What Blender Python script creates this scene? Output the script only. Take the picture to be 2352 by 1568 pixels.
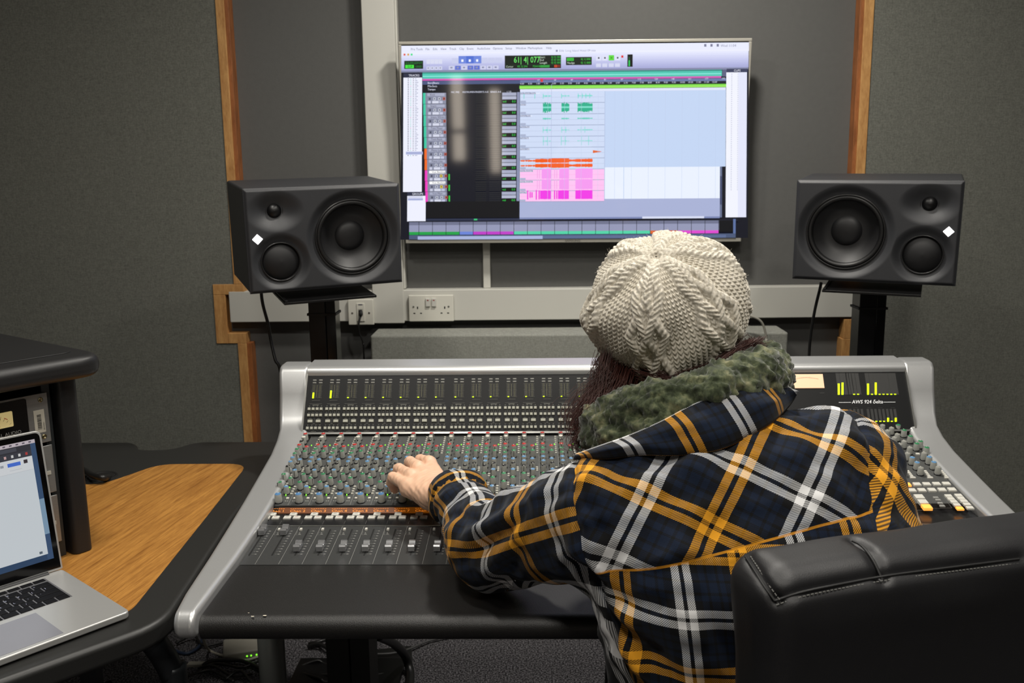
import bpy, math, random
import numpy as np
from math import sin, cos, pi, radians, sqrt, atan2
from mathutils import Matrix, Vector
random.seed(7); rng = np.random.default_rng(7)
for o in list(bpy.data.objects): bpy.data.objects.remove(o)
S = bpy.context.scene
COL = S.collection

# ------------------------------------------------------------------ camera, world, lights, exposure
F = 2100.; PITCH = radians(10.2); YAW = radians(1.45); ROLL = radians(.7); CH = 1.44
fw = np.array([-sin(YAW)*cos(PITCH), cos(YAW)*cos(PITCH), -sin(PITCH)])
r0 = np.array([cos(YAW), sin(YAW), 0.]); u0 = np.cross(r0, fw)
RT = r0*cos(ROLL)-u0*sin(ROLL); UP = u0*cos(ROLL)+r0*sin(ROLL)
CAM = np.array([0, 0, CH])
cd = bpy.data.cameras.new('camera'); cam = bpy.data.objects.new('camera', cd); COL.objects.link(cam)
cd.sensor_width = 22.3; cd.lens = 22.3*F/2352.
M = Matrix([list(RT)+[0], list(UP)+[0], list(-fw)+[CH], [0, 0, 0, 1]])
cam.matrix_world = Matrix(((RT[0], UP[0], -fw[0], 0), (RT[1], UP[1], -fw[1], 0), (RT[2], UP[2], -fw[2], CH), (0, 0, 0, 1)))
cd.clip_start = .05
cd.dof.use_dof = True; cd.dof.focus_distance = 1.45; cd.dof.aperture_fstop = 6.3
S.camera = cam
w = bpy.data.worlds.new('world'); S.world = w; w.use_nodes = True
w.node_tree.nodes['Background'].inputs[0].default_value = (.5, .55, .6, 1)
w.node_tree.nodes['Background'].inputs[1].default_value = .02
S.view_settings.view_transform = 'Standard'; S.view_settings.look = 'None'
S.view_settings.exposure = 0.0; S.view_settings.gamma = 1
try: S.view_settings.use_curve_mapping = False
except Exception: pass
CEIL = 2.62
LIGHTS = [  # x, y, power, size
    (.30, 2.15, 25, .20), (-.62, 1.35, 13, .20), (.75, .95, 15, .22), (-.35, .25, 11, .25), (.55, -.45, 16, .3)]

# ------------------------------------------------------------------ helpers
def ray(x, y): return fw+RT*(x-1176)/F-UP*(y-784)/F
def at(x, y, **k):          # point seen at pixel x, y at camera depth D or on the plane X=, Y= or Z=
    d = ray(x, y); (a, v), = k.items()
    if a == 'D': return CAM+d*v
    i = 'XYZ'.index(a); return CAM+d*(v-CAM[i])/d[i]
def onpl(x, y, Y0, z0, s):
    d = ray(x, y); t = (z0-CH-Y0*s)/(d[2]-d[1]*s); return CAM+d*t
def lin(c):
    if isinstance(c, str): c = tuple(int(c[i:i+2], 16)/255 for i in (0, 2, 4))
    return tuple(x/12.92 if x <= .04045 else ((x+.055)/1.055)**2.4 for x in c[:3])
MATS = {}
def mat(name, color='808080', rough=.5, metal=0., spec=.5, emit=0., noise=0., nscale=200., nstretch=(1, 1, 1), bump=0., bscale=None, coat=0., sheen=0., trans=0., ecol=None):
    if name in MATS: return MATS[name]
    m = bpy.data.materials.new(name); m.use_nodes = True; nt = m.node_tree; b = nt.nodes['Principled BSDF']
    c = lin(color)+(1,)
    b.inputs['Base Color'].default_value = c; b.inputs['Roughness'].default_value = rough
    b.inputs['Metallic'].default_value = metal; b.inputs['Specular IOR Level'].default_value = spec
    b.inputs['Coat Weight'].default_value = coat; b.inputs['Sheen Weight'].default_value = sheen
    b.inputs['Transmission Weight'].default_value = trans
    if emit: b.inputs['Emission Color'].default_value = (lin(ecol) if ecol else c[:3])+(1,); b.inputs['Emission Strength'].default_value = emit
    tc = nt.nodes.new('ShaderNodeTexCoord'); mp = nt.nodes.new('ShaderNodeMapping'); mp.inputs['Scale'].default_value = nstretch
    nt.links.new(tc.outputs['Object'], mp.inputs[0])
    no = nt.nodes.new('ShaderNodeTexNoise'); no.inputs['Scale'].default_value = nscale; no.inputs['Detail'].default_value = 3
    nt.links.new(mp.outputs[0], no.inputs[0])
    mr = nt.nodes.new('ShaderNodeMapRange'); mr.inputs[3].default_value = 1-noise; mr.inputs[4].default_value = 1+noise
    mr.inputs[1].default_value = .25; mr.inputs[2].default_value = .75
    nt.links.new(no.outputs[0], mr.inputs[0])
    hs = nt.nodes.new('ShaderNodeVectorMath'); hs.operation = 'SCALE'; hs.inputs[0].default_value = c[:3]
    nt.links.new(mr.outputs[0], hs.inputs['Scale']); nt.links.new(hs.outputs[0], b.inputs['Base Color'])
    if bump:
        bp = nt.nodes.new('ShaderNodeBump'); bp.inputs['Strength'].default_value = bump; bp.inputs['Distance'].default_value = .002
        n2 = no
        if bscale:
            n2 = nt.nodes.new('ShaderNodeTexNoise'); n2.inputs['Scale'].default_value = bscale; nt.links.new(mp.outputs[0], n2.inputs[0])
        nt.links.new(n2.outputs[0], bp.inputs['Height']); nt.links.new(bp.outputs[0], b.inputs['Normal'])
    MATS[name] = m; return m

class MB:
    """collects shapes; build() links them as ONE mesh object"""
    def __init__(s): s.v = []; s.f = []; s.mi = []; s.col = []; s.M = Matrix.Identity(4); s.m = 0; s.c = (1, 1, 1)
    def add(s, vs, fs):
        n = len(s.v); s.v += [tuple(s.M @ Vector(p)) for p in vs]
        for f in fs: s.f.append(tuple(i+n for i in f)); s.mi.append(s.m); s.col.append(s.c)
        return s
    def box(s, x0, x1, y0, y1, z0, z1):
        return s.add([(x, y, z) for z in (z0, z1) for y in (y0, y1) for x in (x0, x1)],
                     [(0, 2, 3, 1), (4, 5, 7, 6), (0, 1, 5, 4), (2, 6, 7, 3), (0, 4, 6, 2), (1, 3, 7, 5)])
    def bbox(s, x0, x1, y0, y1, z0, z1, b=.002):   # box with a chamfered top
        P = [(x0, y0, z0), (x1, y0, z0), (x1, y1, z0), (x0, y1, z0), (x0, y0, z1-b), (x1, y0, z1-b), (x1, y1, z1-b), (x0, y1, z1-b),
             (x0+b, y0+b, z1), (x1-b, y0+b, z1), (x1-b, y1-b, z1), (x0+b, y1-b, z1)]
        fs = [(3, 2, 1, 0), (8, 9, 10, 11)]
        for i in range(4):
            j = (i+1) % 4; fs += [(i, j, j+4, i+4), (i+4, j+4, j+8, i+8)]
        return s.add(P, fs)
    def quad(s, a, b, c, d): return s.add([a, b, c, d], [(0, 1, 2, 3)])
    def rect(s, x0, x1, y0, y1, z): return s.quad((x0, y0, z), (x1, y0, z), (x1, y1, z), (x0, y1, z))
    def lathe(s, prof, n=24, axis='Z', c=(0, 0, 0), sx=1, sy=1, caps=True):
        vs = []; fs = []
        for r, h in prof:
            for k in range(n):
                a = 2*pi*k/n; p = (r*cos(a)*sx, r*sin(a)*sy, h)
                if axis == 'Y': p = (p[0], -p[2], p[1])
                if axis == 'X': p = (p[2], p[0], p[1])
                vs.append((p[0]+c[0], p[1]+c[1], p[2]+c[2]))
        for i in range(len(prof)-1):
            for k in range(n): j = (k+1) % n; fs.append((i*n+k, i*n+j, (i+1)*n+j, (i+1)*n+k))
        if caps: fs.append(tuple(range(n))[::-1]); fs.append(tuple((len(prof)-1)*n+k for k in range(n)))
        return s.add(vs, fs)
    def prism(s, poly, z0, z1, axis='Z'):
        n = len(poly)
        def P(a, b, h): return {'Z': (a, b, h), 'X': (h, a, b), 'Y': (a, h, b)}[axis]
        vs = [P(a, b, z0) for a, b in poly]+[P(a, b, z1) for a, b in poly]
        return s.add(vs, [tuple(range(n))[::-1], tuple(range(n, 2*n))]+[(i, (i+1) % n, (i+1) % n+n, i+n) for i in range(n)])
    def tube(s, pts, r, n=8, cap=True):
        pts = [Vector(p) for p in pts]; m = len(pts); rr = r if hasattr(r, '__len__') else [r]*m
        vs = []; fs = []; prev = None
        for i, p in enumerate(pts):
            t = (pts[min(i+1, m-1)]-pts[max(i-1, 0)]).normalized()
            if prev is None: a = Vector((0, 0, 1)) if abs(t.z) < .9 else Vector((1, 0, 0))
            else: a = prev
            a = (a-t*a.dot(t)).normalized(); prev = a; b = t.cross(a)
            for k in range(n): an = 2*pi*k/n; vs.append(tuple(p+(a*cos(an)+b*sin(an))*rr[i]))
        for i in range(m-1):
            for k in range(n): j = (k+1) % n; fs.append((i*n+k, i*n+j, (i+1)*n+j, (i+1)*n+k))
        if cap: fs += [tuple(range(n))[::-1], tuple((m-1)*n+k for k in range(n))]
        return s.add(vs, fs)
    def text(s, st, x, y, size, z=0, sx=1., align='LEFT', shear=0.):
        cu = bpy.data.curves.new('t', 'FONT'); cu.body = st; cu.size = size; cu.align_x = align; cu.resolution_u = 2; cu.shear = shear
        ob = bpy.data.objects.new('t', cu); COL.objects.link(ob)
        me = bpy.data.meshes.new_from_object(ob.evaluated_get(bpy.context.evaluated_depsgraph_get()))
        s.add([(v.co.x*sx+x, v.co.y+y, z) for v in me.vertices], [tuple(p.vertices) for p in me.polygons])
        bpy.data.objects.remove(ob); bpy.data.curves.remove(cu); bpy.data.meshes.remove(me); return s
    def mesh(s, name, mats, smooth=False):
        me = bpy.data.meshes.new(name); me.from_pydata(s.v, [], s.f)
        for m in (mats if isinstance(mats, (list, tuple)) else [mats]): me.materials.append(m)
        me.polygons.foreach_set('material_index', s.mi)
        if any(c != (1, 1, 1) for c in s.col):
            a = me.color_attributes.new('Col', 'FLOAT_COLOR', 'CORNER')
            arr = np.ones((len(me.loops), 4), np.float32); k = 0
            for f, c in zip(s.f, s.col): arr[k:k+len(f), :3] = c; k += len(f)
            a.data.foreach_set('color', arr.ravel())
        if smooth: me.shade_smooth()
        me.update(); return me
    def build(s, name, mats, parent=None, bevel=0, seg=3, smooth=None, loc=None):
        o = bpy.data.objects.new(name, s.mesh(name, mats, smooth if smooth is not None else bevel > 0)); COL.objects.link(o)
        if parent is not None: o.parent = parent
        if loc is not None: o.location = loc
        if bevel:
            b = o.modifiers.new('b', 'BEVEL'); b.width = bevel; b.segments = seg; b.limit_method = 'ANGLE'; b.angle_limit = radians(35); b.harden_normals = True
        if smooth == 'auto': pass
        return o
def obj_from(name, me, parent=None):
    o = bpy.data.objects.new(name, me); COL.objects.link(o)
    if parent is not None: o.parent = parent
    return o
def tag(o, label=None, cat=None, group=None, kind=None):
    if label: o['label'] = label
    if cat: o['category'] = cat
    if group: o['group'] = group
    if kind: o['kind'] = kind
    return o
def thing(name, label, cat, loc=(0, 0, 0), rz=0, group=None, mtx=None):
    o = bpy.data.objects.new(name, None); COL.objects.link(o); o.empty_display_size = .05
    if mtx is not None: o.matrix_world = mtx
    else: o.location = loc; o.rotation_euler = (0, 0, rz)
    return tag(o, label, cat, group)
def autosmooth(o, ang=35):
    me = o.data; me.shade_smooth()
    try: me.set_sharp_from_angle(angle=radians(ang))
    except Exception: pass
    return o
def T(x, y, z): return Matrix.Translation((x, y, z))
def frame(o, ex, ey):     # local frame with x along ex, y along ey
    ex = Vector(ex).normalized(); ez = ex.cross(Vector(ey)).normalized(); ey = ez.cross(ex)
    return Matrix(((ex.x, ey.x, ez.x, o[0]), (ex.y, ey.y, ez.y, o[1]), (ex.z, ey.z, ez.z, o[2]), (0, 0, 0, 1)))
def np_mesh(name, V, Q, m, parent=None, smooth=True):
    me = bpy.data.meshes.new(name); me.vertices.add(len(V)); me.vertices.foreach_set('co', np.asarray(V, np.float32).ravel())
    me.loops.add(Q.size); me.loops.foreach_set('vertex_index', Q.astype(np.int32).ravel())
    me.polygons.add(len(Q)); me.polygons.foreach_set('loop_start', np.arange(0, Q.size, Q.shape[1], dtype=np.int32))
    me.update(calc_edges=True); me.validate()
    if smooth: me.shade_smooth()
    for mm in (m if isinstance(m, (list, tuple)) else [m]): me.materials.append(mm)
    return obj_from(name, me, parent)
def set_uv(me, uv):       # uv per loop
    l = me.uv_layers.new(name='UVMap'); l.data.foreach_set('uv', np.asarray(uv, np.float32).ravel())
# signed distance modelling
def sd_cone(P, a, b, ra, rb):
    a = np.asarray(a, np.float32); b = np.asarray(b, np.float32); ab = b-a
    t = np.clip(((P-a)@ab)/max(ab@ab, 1e-9), 0, 1); return np.linalg.norm(P-a-t[..., None]*ab, axis=-1)-(ra+(rb-ra)*t)
def sd_ell(P, c, r, R=None):
    q = P-np.asarray(c, np.float32)
    if R is not None: q = q@np.asarray(R, np.float32)
    r = np.asarray(r, np.float32); k = np.linalg.norm(q/r, axis=-1); return (k-1)*r.min()*.5+ (k-1)*r.mean()*.5
def smin(a, b, k):
    h = np.clip(.5+.5*(b-a)/k, 0, 1); return b*(1-h)+a*h-k*h*(1-h)
def nets(fn, lo, hi, h):
    ax = [np.arange(lo[i], hi[i]+h, h, dtype=np.float32) for i in range(3)]
    G = np.stack(np.meshgrid(*ax, indexing='ij'), -1); n = G.shape[:3]
    Fv = fn(G.reshape(-1, 3)).reshape(n).astype(np.float32); s = Fv < 0
    cs = tuple(k-1 for k in n); num = np.zeros(cs+(3,), np.float32); cnt = np.zeros(cs, np.float32)
    for axis in range(3):
        o = [i for i in range(3) if i != axis]
        for d1 in (0, 1):
            for d2 in (0, 1):
                sa = [slice(0, k) for k in cs]; sb = [slice(0, k) for k in cs]
                for q, d in zip(o, (d1, d2)): sa[q] = slice(d, d+cs[q]); sb[q] = slice(d, d+cs[q])
                sb[axis] = slice(1, 1+cs[axis]); sa = tuple(sa); sb = tuple(sb)
                fa, fb = Fv[sa], Fv[sb]; ch = s[sa] != s[sb]
                t = np.where(ch, fa/np.where(ch, fa-fb, 1), 0); cnt += ch
                num[..., axis] += np.where(ch, t, 0)
                for q, d in zip(o, (d1, d2)): num[..., q] += np.where(ch, d, 0)
    act = cnt > 0; idx = -np.ones(cs, np.int64); idx[act] = np.arange(act.sum())
    base = np.stack(np.nonzero(act), -1); V = (base+num[act]/cnt[act][:, None])*h+np.array([a[0] for a in ax])
    Q = []
    for axis in range(3):
        o1, o2 = (axis+1) % 3, (axis+2) % 3
        sa = [slice(1, k-1) for k in n]; sa[axis] = slice(0, n[axis]-1); sb = list(sa); sb[axis] = slice(1, n[axis])
        a, b = s[tuple(sa)], s[tuple(sb)]; e = np.stack(np.nonzero(a != b), -1)
        if not len(e): continue
        off = np.array([1, 1, 1]); off[axis] = 0; e = e+off; flip = s[tuple(e.T)]
        def I(d1, d2):
            c = e.copy(); c[:, o1] -= d1; c[:, o2] -= d2; return idx[tuple(c.T)]
        q = np.stack([I(1, 1), I(0, 1), I(0, 0), I(1, 0)], -1); q[~flip] = q[~flip][:, ::-1]; Q.append(q)
    return V, np.concatenate(Q)
def fnoise(P, sc, seed=0, k=6):     # cheap smooth noise: sum of random plane waves
    r = np.random.default_rng(seed); out = np.zeros(len(P), np.float32)
    for _ in range(k):
        d = r.normal(size=3); d /= np.linalg.norm(d); out += np.sin(P@(d*2*pi/sc*r.uniform(.7, 1.4)).astype(np.float32)+r.uniform(0, 6.28))
    return out/k**.5

# ------------------------------------------------------------------ materials
wall_m = mat('grey_paint', '5b5b59', .75, noise=.04, nscale=60, bump=.1, bscale=350)
white_m = mat('white_plastic', 'c9c8c0', .38)
white2_m = mat('white_socket_plastic', 'd8d6cb', .3)
dark_m = mat('black_plastic', '161616', .4)
blk_m = mat('black_matte', '0b0b0b', .6)
silver_m = mat('silver_paint', 'c2c3c3', .36, metal=.6, noise=.05, nscale=900)
silverd_m = mat('brushed_silver', 'a8a8a4', .3, metal=.9)
lgrey_m = mat('light_grey_button', 'bdbbb0', .45)
print_m = mat('white_print', 'b8b8b0', .6)
led_y = mat('lit_led', 'c8f000', .4, emit=2.2, ecol='c8f400')
led_g = mat('green_led', '70f020', .4, emit=1.6, ecol='80ff30')
led_r = mat('red_led', 'ff2030', .4, emit=1.6)
chrome_m = mat('chrome', 'd0d0d0', .14, metal=1)

def fabric(name, color, amp=.35, warm=0):
    m = bpy.data.materials.new(name); m.use_nodes = True; nt = m.node_tree; b = nt.nodes['Principled BSDF']
    b.inputs['Roughness'].default_value = .95; b.inputs['Specular IOR Level'].default_value = .15; b.inputs['Sheen Weight'].default_value = .15
    tc = nt.nodes.new('ShaderNodeTexCoord'); acc = None
    for st, sc in (((1, 1, 12), 70), ((12, 1, 1), 70), ((1, 1, 1), 260)):
        mp = nt.nodes.new('ShaderNodeMapping'); mp.inputs['Scale'].default_value = st; nt.links.new(tc.outputs['Object'], mp.inputs[0])
        no = nt.nodes.new('ShaderNodeTexNoise'); no.inputs['Scale'].default_value = sc; no.inputs['Detail'].default_value = 4; nt.links.new(mp.outputs[0], no.inputs[0])
        if acc is None: acc = no.outputs[0]
        else:
            ad = nt.nodes.new('ShaderNodeMath'); ad.operation = 'ADD'; nt.links.new(acc, ad.inputs[0]); nt.links.new(no.outputs[0], ad.inputs[1]); acc = ad.outputs[0]
    mr = nt.nodes.new('ShaderNodeMapRange'); mr.inputs[1].default_value = 1.1; mr.inputs[2].default_value = 1.9; mr.inputs[3].default_value = 1-amp; mr.inputs[4].default_value = 1+amp
    nt.links.new(acc, mr.inputs[0]); sc = nt.nodes.new('ShaderNodeVectorMath'); sc.operation = 'SCALE'; sc.inputs[0].default_value = lin(color)
    nt.links.new(mr.outputs[0], sc.inputs['Scale']); nt.links.new(sc.outputs[0], b.inputs['Base Color'])
    bp = nt.nodes.new('ShaderNodeBump'); bp.inputs['Strength'].default_value = .35; bp.inputs['Distance'].default_value = .001
    nt.links.new(acc, bp.inputs['Height']); nt.links.new(bp.outputs[0], b.inputs['Normal']); return m
fab_m = fabric('woven_grey_fabric', '6c6d66', .34)
fab2_m = fabric('woven_light_grey_fabric', '8f9088', .24)

def wood(name, c1, c2, scale, stretch, rough=.45, rot=0, dist=3):
    m = bpy.data.materials.new(name); m.use_nodes = True; nt = m.node_tree; b = nt.nodes['Principled BSDF']; b.inputs['Roughness'].default_value = rough
    tc = nt.nodes.new('ShaderNodeTexCoord'); mp = nt.nodes.new('ShaderNodeMapping'); mp.vector_type = 'TEXTURE'; mp.inputs['Scale'].default_value = tuple(1/k for k in stretch); mp.inputs['Rotation'].default_value = (0, 0, rot)
    nt.links.new(tc.outputs['Object'], mp.inputs[0])
    wv = nt.nodes.new('ShaderNodeTexNoise'); wv.inputs['Scale'].default_value = scale; wv.inputs['Detail'].default_value = 6; wv.inputs['Distortion'].default_value = dist*.15; wv.inputs['Roughness'].default_value = .65
    nt.links.new(mp.outputs[0], wv.inputs[0])
    n2 = nt.nodes.new('ShaderNodeTexNoise'); n2.inputs['Scale'].default_value = scale*6; n2.inputs['Detail'].default_value = 2; nt.links.new(mp.outputs[0], n2.inputs[0])
    mx0 = nt.nodes.new('ShaderNodeMath'); mx0.operation = 'MULTIPLY_ADD'; mx0.inputs[1].default_value = .4; nt.links.new(n2.outputs[0], mx0.inputs[0]); nt.links.new(wv.outputs[0], mx0.inputs[2])
    cr = nt.nodes.new('ShaderNodeValToRGB'); cr.color_ramp.elements[0].position = .5; cr.color_ramp.elements[1].position = .9
    cr.color_ramp.elements[0].color = lin(c1)+(1,); cr.color_ramp.elements[1].color = lin(c2)+(1,)
    nt.links.new(mx0.outputs[0], cr.inputs[0]); nt.links.new(cr.outputs[0], b.inputs['Base Color']); return m
pine_m = wood('pine_batten', 'cf9f62', 'a87540', 20, (2.5, 2.5, .5), .6)
pined_m = wood('pine_side_shaded', 'a8683a', '7e4a24', 20, (2.5, 2.5, .5), .5)  # darker copy of the pine: shade of the side faces put into the colour
oak_m = wood('oak_veneer', 'bd8740', '855521', 10, (14, .7, 1), .42, rot=radians(-9))

def attr_emit(name, strength, rough=.12, base=.02):
    m = bpy.data.materials.new(name); m.use_nodes = True; nt = m.node_tree; b = nt.nodes['Principled BSDF']
    a = nt.nodes.new('ShaderNodeAttribute'); a.attribute_name = 'Col'
    b.inputs['Base Color'].default_value = (base, base, base, 1); b.inputs['Roughness'].default_value = rough
    nt.links.new(a.outputs['Color'], b.inputs['Emission Color']); b.inputs['Emission Strength'].default_value = strength; return m
screen_m = attr_emit('tv_picture', 1.0, .055)
lap_m = attr_emit('laptop_picture', .62, .2)
def attr_diff(name, rough=.6):
    m = bpy.data.materials.new(name); m.use_nodes = True; nt = m.node_tree; b = nt.nodes['Principled BSDF']
    a = nt.nodes.new('ShaderNodeAttribute'); a.attribute_name = 'Col'; b.inputs['Roughness'].default_value = rough
    nt.links.new(a.outputs['Color'], b.inputs['Base Color']); return m

# ------------------------------------------------------------------ the room
YW = 3.05
def struct(name, mb, m, bevel=0): o = mb.build(name, m, bevel=bevel); o['kind'] = 'structure'; return o
struct('wall_back', MB().box(-3.2, 3.2, YW, YW+.1, 0, CEIL), wall_m)
struct('wall_left', MB().box(-3.2, -3.1, -3, YW, 0, CEIL), mat('side_wall_paint', '6b6a66', .8))
struct('wall_right', MB().box(3.1, 3.2, -3, YW, 0, CEIL), MATS['side_wall_paint'])
struct('ceiling', MB().box(-3.2, 3.2, -3.1, YW+.1, CEIL, CEIL+.1), mat('ceiling_white', 'b9b8b2', .8, noise=.03))
def carpet():
    m = bpy.data.materials.new('speckled_carpet'); m.use_nodes = True; nt = m.node_tree; b = nt.nodes['Principled BSDF']; b.inputs['Roughness'].default_value = 1; b.inputs['Specular IOR Level'].default_value = .1
    tc = nt.nodes.new('ShaderNodeTexCoord'); no = nt.nodes.new('ShaderNodeTexNoise'); no.inputs['Scale'].default_value = 200; no.inputs['Detail'].default_value = 6; no.inputs['Roughness'].default_value = .75
    nt.links.new(tc.outputs['Object'], no.inputs[0]); cr = nt.nodes.new('ShaderNodeValToRGB')
    cr.color_ramp.elements[0].position = .46; cr.color_ramp.elements[0].color = lin('151416')+(1,); cr.color_ramp.elements[1].position = .66; cr.color_ramp.elements[1].color = lin('a09da1')+(1,)
    nt.links.new(no.outputs[0], cr.inputs[0]); nt.links.new(cr.outputs[0], b.inputs['Base Color'])
    bp = nt.nodes.new('ShaderNodeBump'); bp.inputs['Strength'].default_value = .6; bp.inputs['Distance'].default_value = .003; nt.links.new(no.outputs[0], bp.inputs['Height']); nt.links.new(bp.outputs[0], b.inputs['Normal']); return m
struct('floor', MB().box(-3.2, 3.2, -3.1, YW+.1, -.1, 0), carpet())
# rear wall, unseen glazed door: glowing panes added and shaped for the television's reflection
rm = MATS['side_wall_paint']
mb = MB()
PN = [(-.745, -.635, .64, .895), (-.745, -.635, .935, 1.42), (-.385, -.295, .52, 1.30)]
mb.box(-3.2, -1.0, -3.1, -3, 0, CEIL).box(0, 3.2, -3.1, -3, 0, CEIL).box(-1, 0, -3.1, -3, 2.1, CEIL); struct('wall_rear', mb, rm)
dr = tag(bpy.data.objects.new('door_1', None), kind='structure'); COL.objects.link(dr); dr.location = (-.5, -3, 0)
mb = MB(); mb.M = T(.5, 3, 0)
mb.box(-1, -.745, -3.06, -3.01, 0, 2.1).box(-.635, -.385, -3.06, -3.01, 0, 2.1).box(-.295, 0, -3.06, -3.01, 0, 2.1)
for a, b_, c, d in ((-.745, -.635, 0, .64), (-.745, -.635, .895, .935), (-.745, -.635, 1.42, 2.1), (-.385, -.295, 0, .52), (-.385, -.295, 1.30, 2.1)): mb.box(a, b_, -3.06, -3.01, c, d)
mb.build('door_leaf', mat('door_paint', '4a4744', .5), dr)
for a, b_, c, d in PN:
    mb = MB(); mb.M = T(.5, 3, 0); mb.box(a, b_, -3.04, -3.03, c, d); mb.build('glass_pane', mat('glow_pane', 'fff0dc', .3, emit=9.0), dr)

# ceiling lamps; the last two are unseen, added as fill from behind
for i, (x, y, p, sz) in enumerate(LIGHTS):
    t = thing('ceiling_lamp', ['round recessed ceiling lamp above the loudspeakers', 'round recessed ceiling lamp above the oak desk', 'round recessed ceiling lamp above the seated person',
              'added round ceiling fill lamp left, just behind the camera', 'added round ceiling fill lamp furthest back in the room'][i], 'lamp', (x, y, CEIL-.012))
    MB().lathe([(sz/2+.02, .012), (sz/2+.02, -.004), (sz/2, -.006), (sz/2-.01, .004)], 32, caps=False).build('rim', white_m, t, smooth=True)
    MB().lathe([(sz/2-.005, 0.0), (sz/2-.005, .004)], 32).build('diffuser', mat('lamp_glass', 'fff2dd', .5, emit=6), t)
    ld = bpy.data.lights.new('bulb', 'AREA'); ld.shape = 'DISK'; ld.size = sz; ld.energy = p; ld.color = (1, .955, .88)
    lo = bpy.data.objects.new('bulb', ld); COL.objects.link(lo); lo.parent = t; lo.location = (0, 0, -.012)

# acoustic wall panels, battens, trunking
xl, xr = -.999, 1.062
def panel(name, x0, x1, z0, z1, y0, y1, m, label, cat): return tag(MB().box(x0, x1, y0, y1, z0, z1).build(name, m, bevel=.006, seg=2), label, cat)
FY = YW-.045
mb = MB(); mb.prism([(-3.1, 0), (xl, 0), (xl, .90), (-1.07, .90), (-1.07, 1.10), (xl, 1.10), (xl, CEIL), (-3.1, CEIL)], FY, YW, 'Y')
tag(mb.build('sound_absorber', fab_m), 'wall-high grey-brown woven fabric acoustic panel left of the television', 'acoustic panel')
mb = MB(); mb.prism([(3.1, 0), (xr, 0), (xr, .90), (1.085, .90), (1.085, 1.10), (xr, 1.10), (xr, CEIL), (3.1, CEIL)][::-1], FY, YW, 'Y')
tag(mb.build('sound_absorber', fab_m), 'wall-high grey-brown woven fabric acoustic panel right of the television', 'acoustic panel')
FB = FY-.004
def batt(n, x0, x1, z0, z1, side):
    o = thing('trim_%d' % n, None, None, (0, 0, 0)); del_ = [k for k in ('label', 'category') if k in o.keys()]
    o['kind'] = 'structure'; return o
B = batt(1, 0, 0, 0, 0, 0)
MB().box(xl, xl+.028, FB, YW, 1.10, 2.62).build('batten', pine_m, B, bevel=.002)
MB().box(xl+.028, xl+.040, FB+.006, YW, 1.10, 2.62).build('batten_side', pined_m, B, bevel=.001)
B = batt(2, 0, 0, 0, 0, 0)
MB().box(-1.07, xl+.035, FB, YW, 1.065, 1.10).box(-1.07, -1.03, FB, YW, .90, 1.065).box(-1.03, xl+.03, FB, YW, .90, .935).build('batten', pine_m, B, bevel=.002)
B = batt(3, 0, 0, 0, 0, 0)
MB().box(xl, xl+.030, FB, YW, 0, .90).build('batten', pine_m, B, bevel=.002)
MB().box(xl+.030, xl+.045, FB+.006, YW, 0, .90).build('batten_side', pined_m, B, bevel=.001)
B = batt(4, 0, 0, 0, 0, 0)
MB().box(xr-.030, xr, FB, YW, 1.08, 2.62).build('batten', pine_m, B, bevel=.002)
MB().box(xr-.042, xr-.030, FB+.006, YW, 1.08, 2.62).build('batten_side', pined_m, B, bevel=.001)
B = batt(5, 0, 0, 0, 0, 0)
MB().box(1.078, 1.092, FB, YW, .90, 1.08).box(1.02, 1.078, FB, YW, .90, .965).box(1.015, 1.048, FB, YW, 0, .90).build('batten', pine_m, B, bevel=.002)
TY = YW-.05
tr = thing('cable_trunking', 'white cable trunking, horizontal run along the back wall with wide vertical riser', 'cable trunking', (0, YW, .97))
def tb(name, *a, m=white_m, bv=.003):
    mb = MB(); mb.M = T(0, -YW, -.97); mb.box(*a); return mb.build(name, m, tr, bevel=bv)
tb('horizontal_duct', -1.018, 1.076, TY, YW, .972, 1.076)
tb('riser_duct', -.537, -.433, TY-.004, YW, .965, 2.62)
tb('riser_edge', -.440, -.428, TY+.015, YW, 1.078, 2.62)
tb('conduit', -.170, -.146, YW-.02, YW, 1.076, 1.40)
# sockets
def socket(x0, x1, z0, z1, dbl, label):
    t = thing('wall_socket', label, 'socket', ((x0+x1)/2, TY-.004, (z0+z1)/2)); w2, h2 = (x1-x0)/2, (z1-z0)/2
    MB().box(-w2, w2, -.010, .0, -h2, h2).build('face_plate', white2_m, t, bevel=.003)
    for sx in (-1, 1):
        MB().lathe([(.0032, 0), (.0032, .0015), (.002, .002)], 14, 'Y', (sx*(w2*.78 if dbl else w2*.66), -.010, -.002 if not dbl else .006)).build('screw', silverd_m, t)
    if dbl:
        for s in (-1, 1):
            o = MB().box(s*.010-.0075, s*.010+.0075, -.0165, -.010, .006, .034).build('rocker_switch', white_m, t, bevel=.002)
            MB().box(s*.010-.003, s*.010+.003, -.0172, -.0166, .026, .029).build('indicator', mat('red_mark', '9a3a3a', .5), o)
            cx = s*.045
            mb = MB().box(cx-.002, cx+.002, -.0104, -.010, -.002, .006)
            for q in (-1, 1): mb.box(cx+q*.011-.0032, cx+q*.011+.0032, -.0104, -.010, -.018, -.0145)
            mb.build('pin_holes', blk_m, t)
    else:
        MB().box(-.013, .013, -.013, -.010, -.030, .030).build('module_insert', white2_m, t, bevel=.001)
        MB().box(-.007, .007, -.0135, -.0128, .024, .027).build('port_slot', mat('navy_mark', '30324a', .5), t)
        MB().box(-.008, .008, -.0135, -.0128, -.012, .012).build('port_slot', mat('port_grey', 'b4b2a8', .5), t)
    return t
socket(-.618, -.533, .962, 1.048, False, 'white single square data socket on the trunking beside the left loudspeaker pole')
socket(-.416, -.267, .972, 1.060, True, 'white double mains socket on the trunking below the television')
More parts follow.
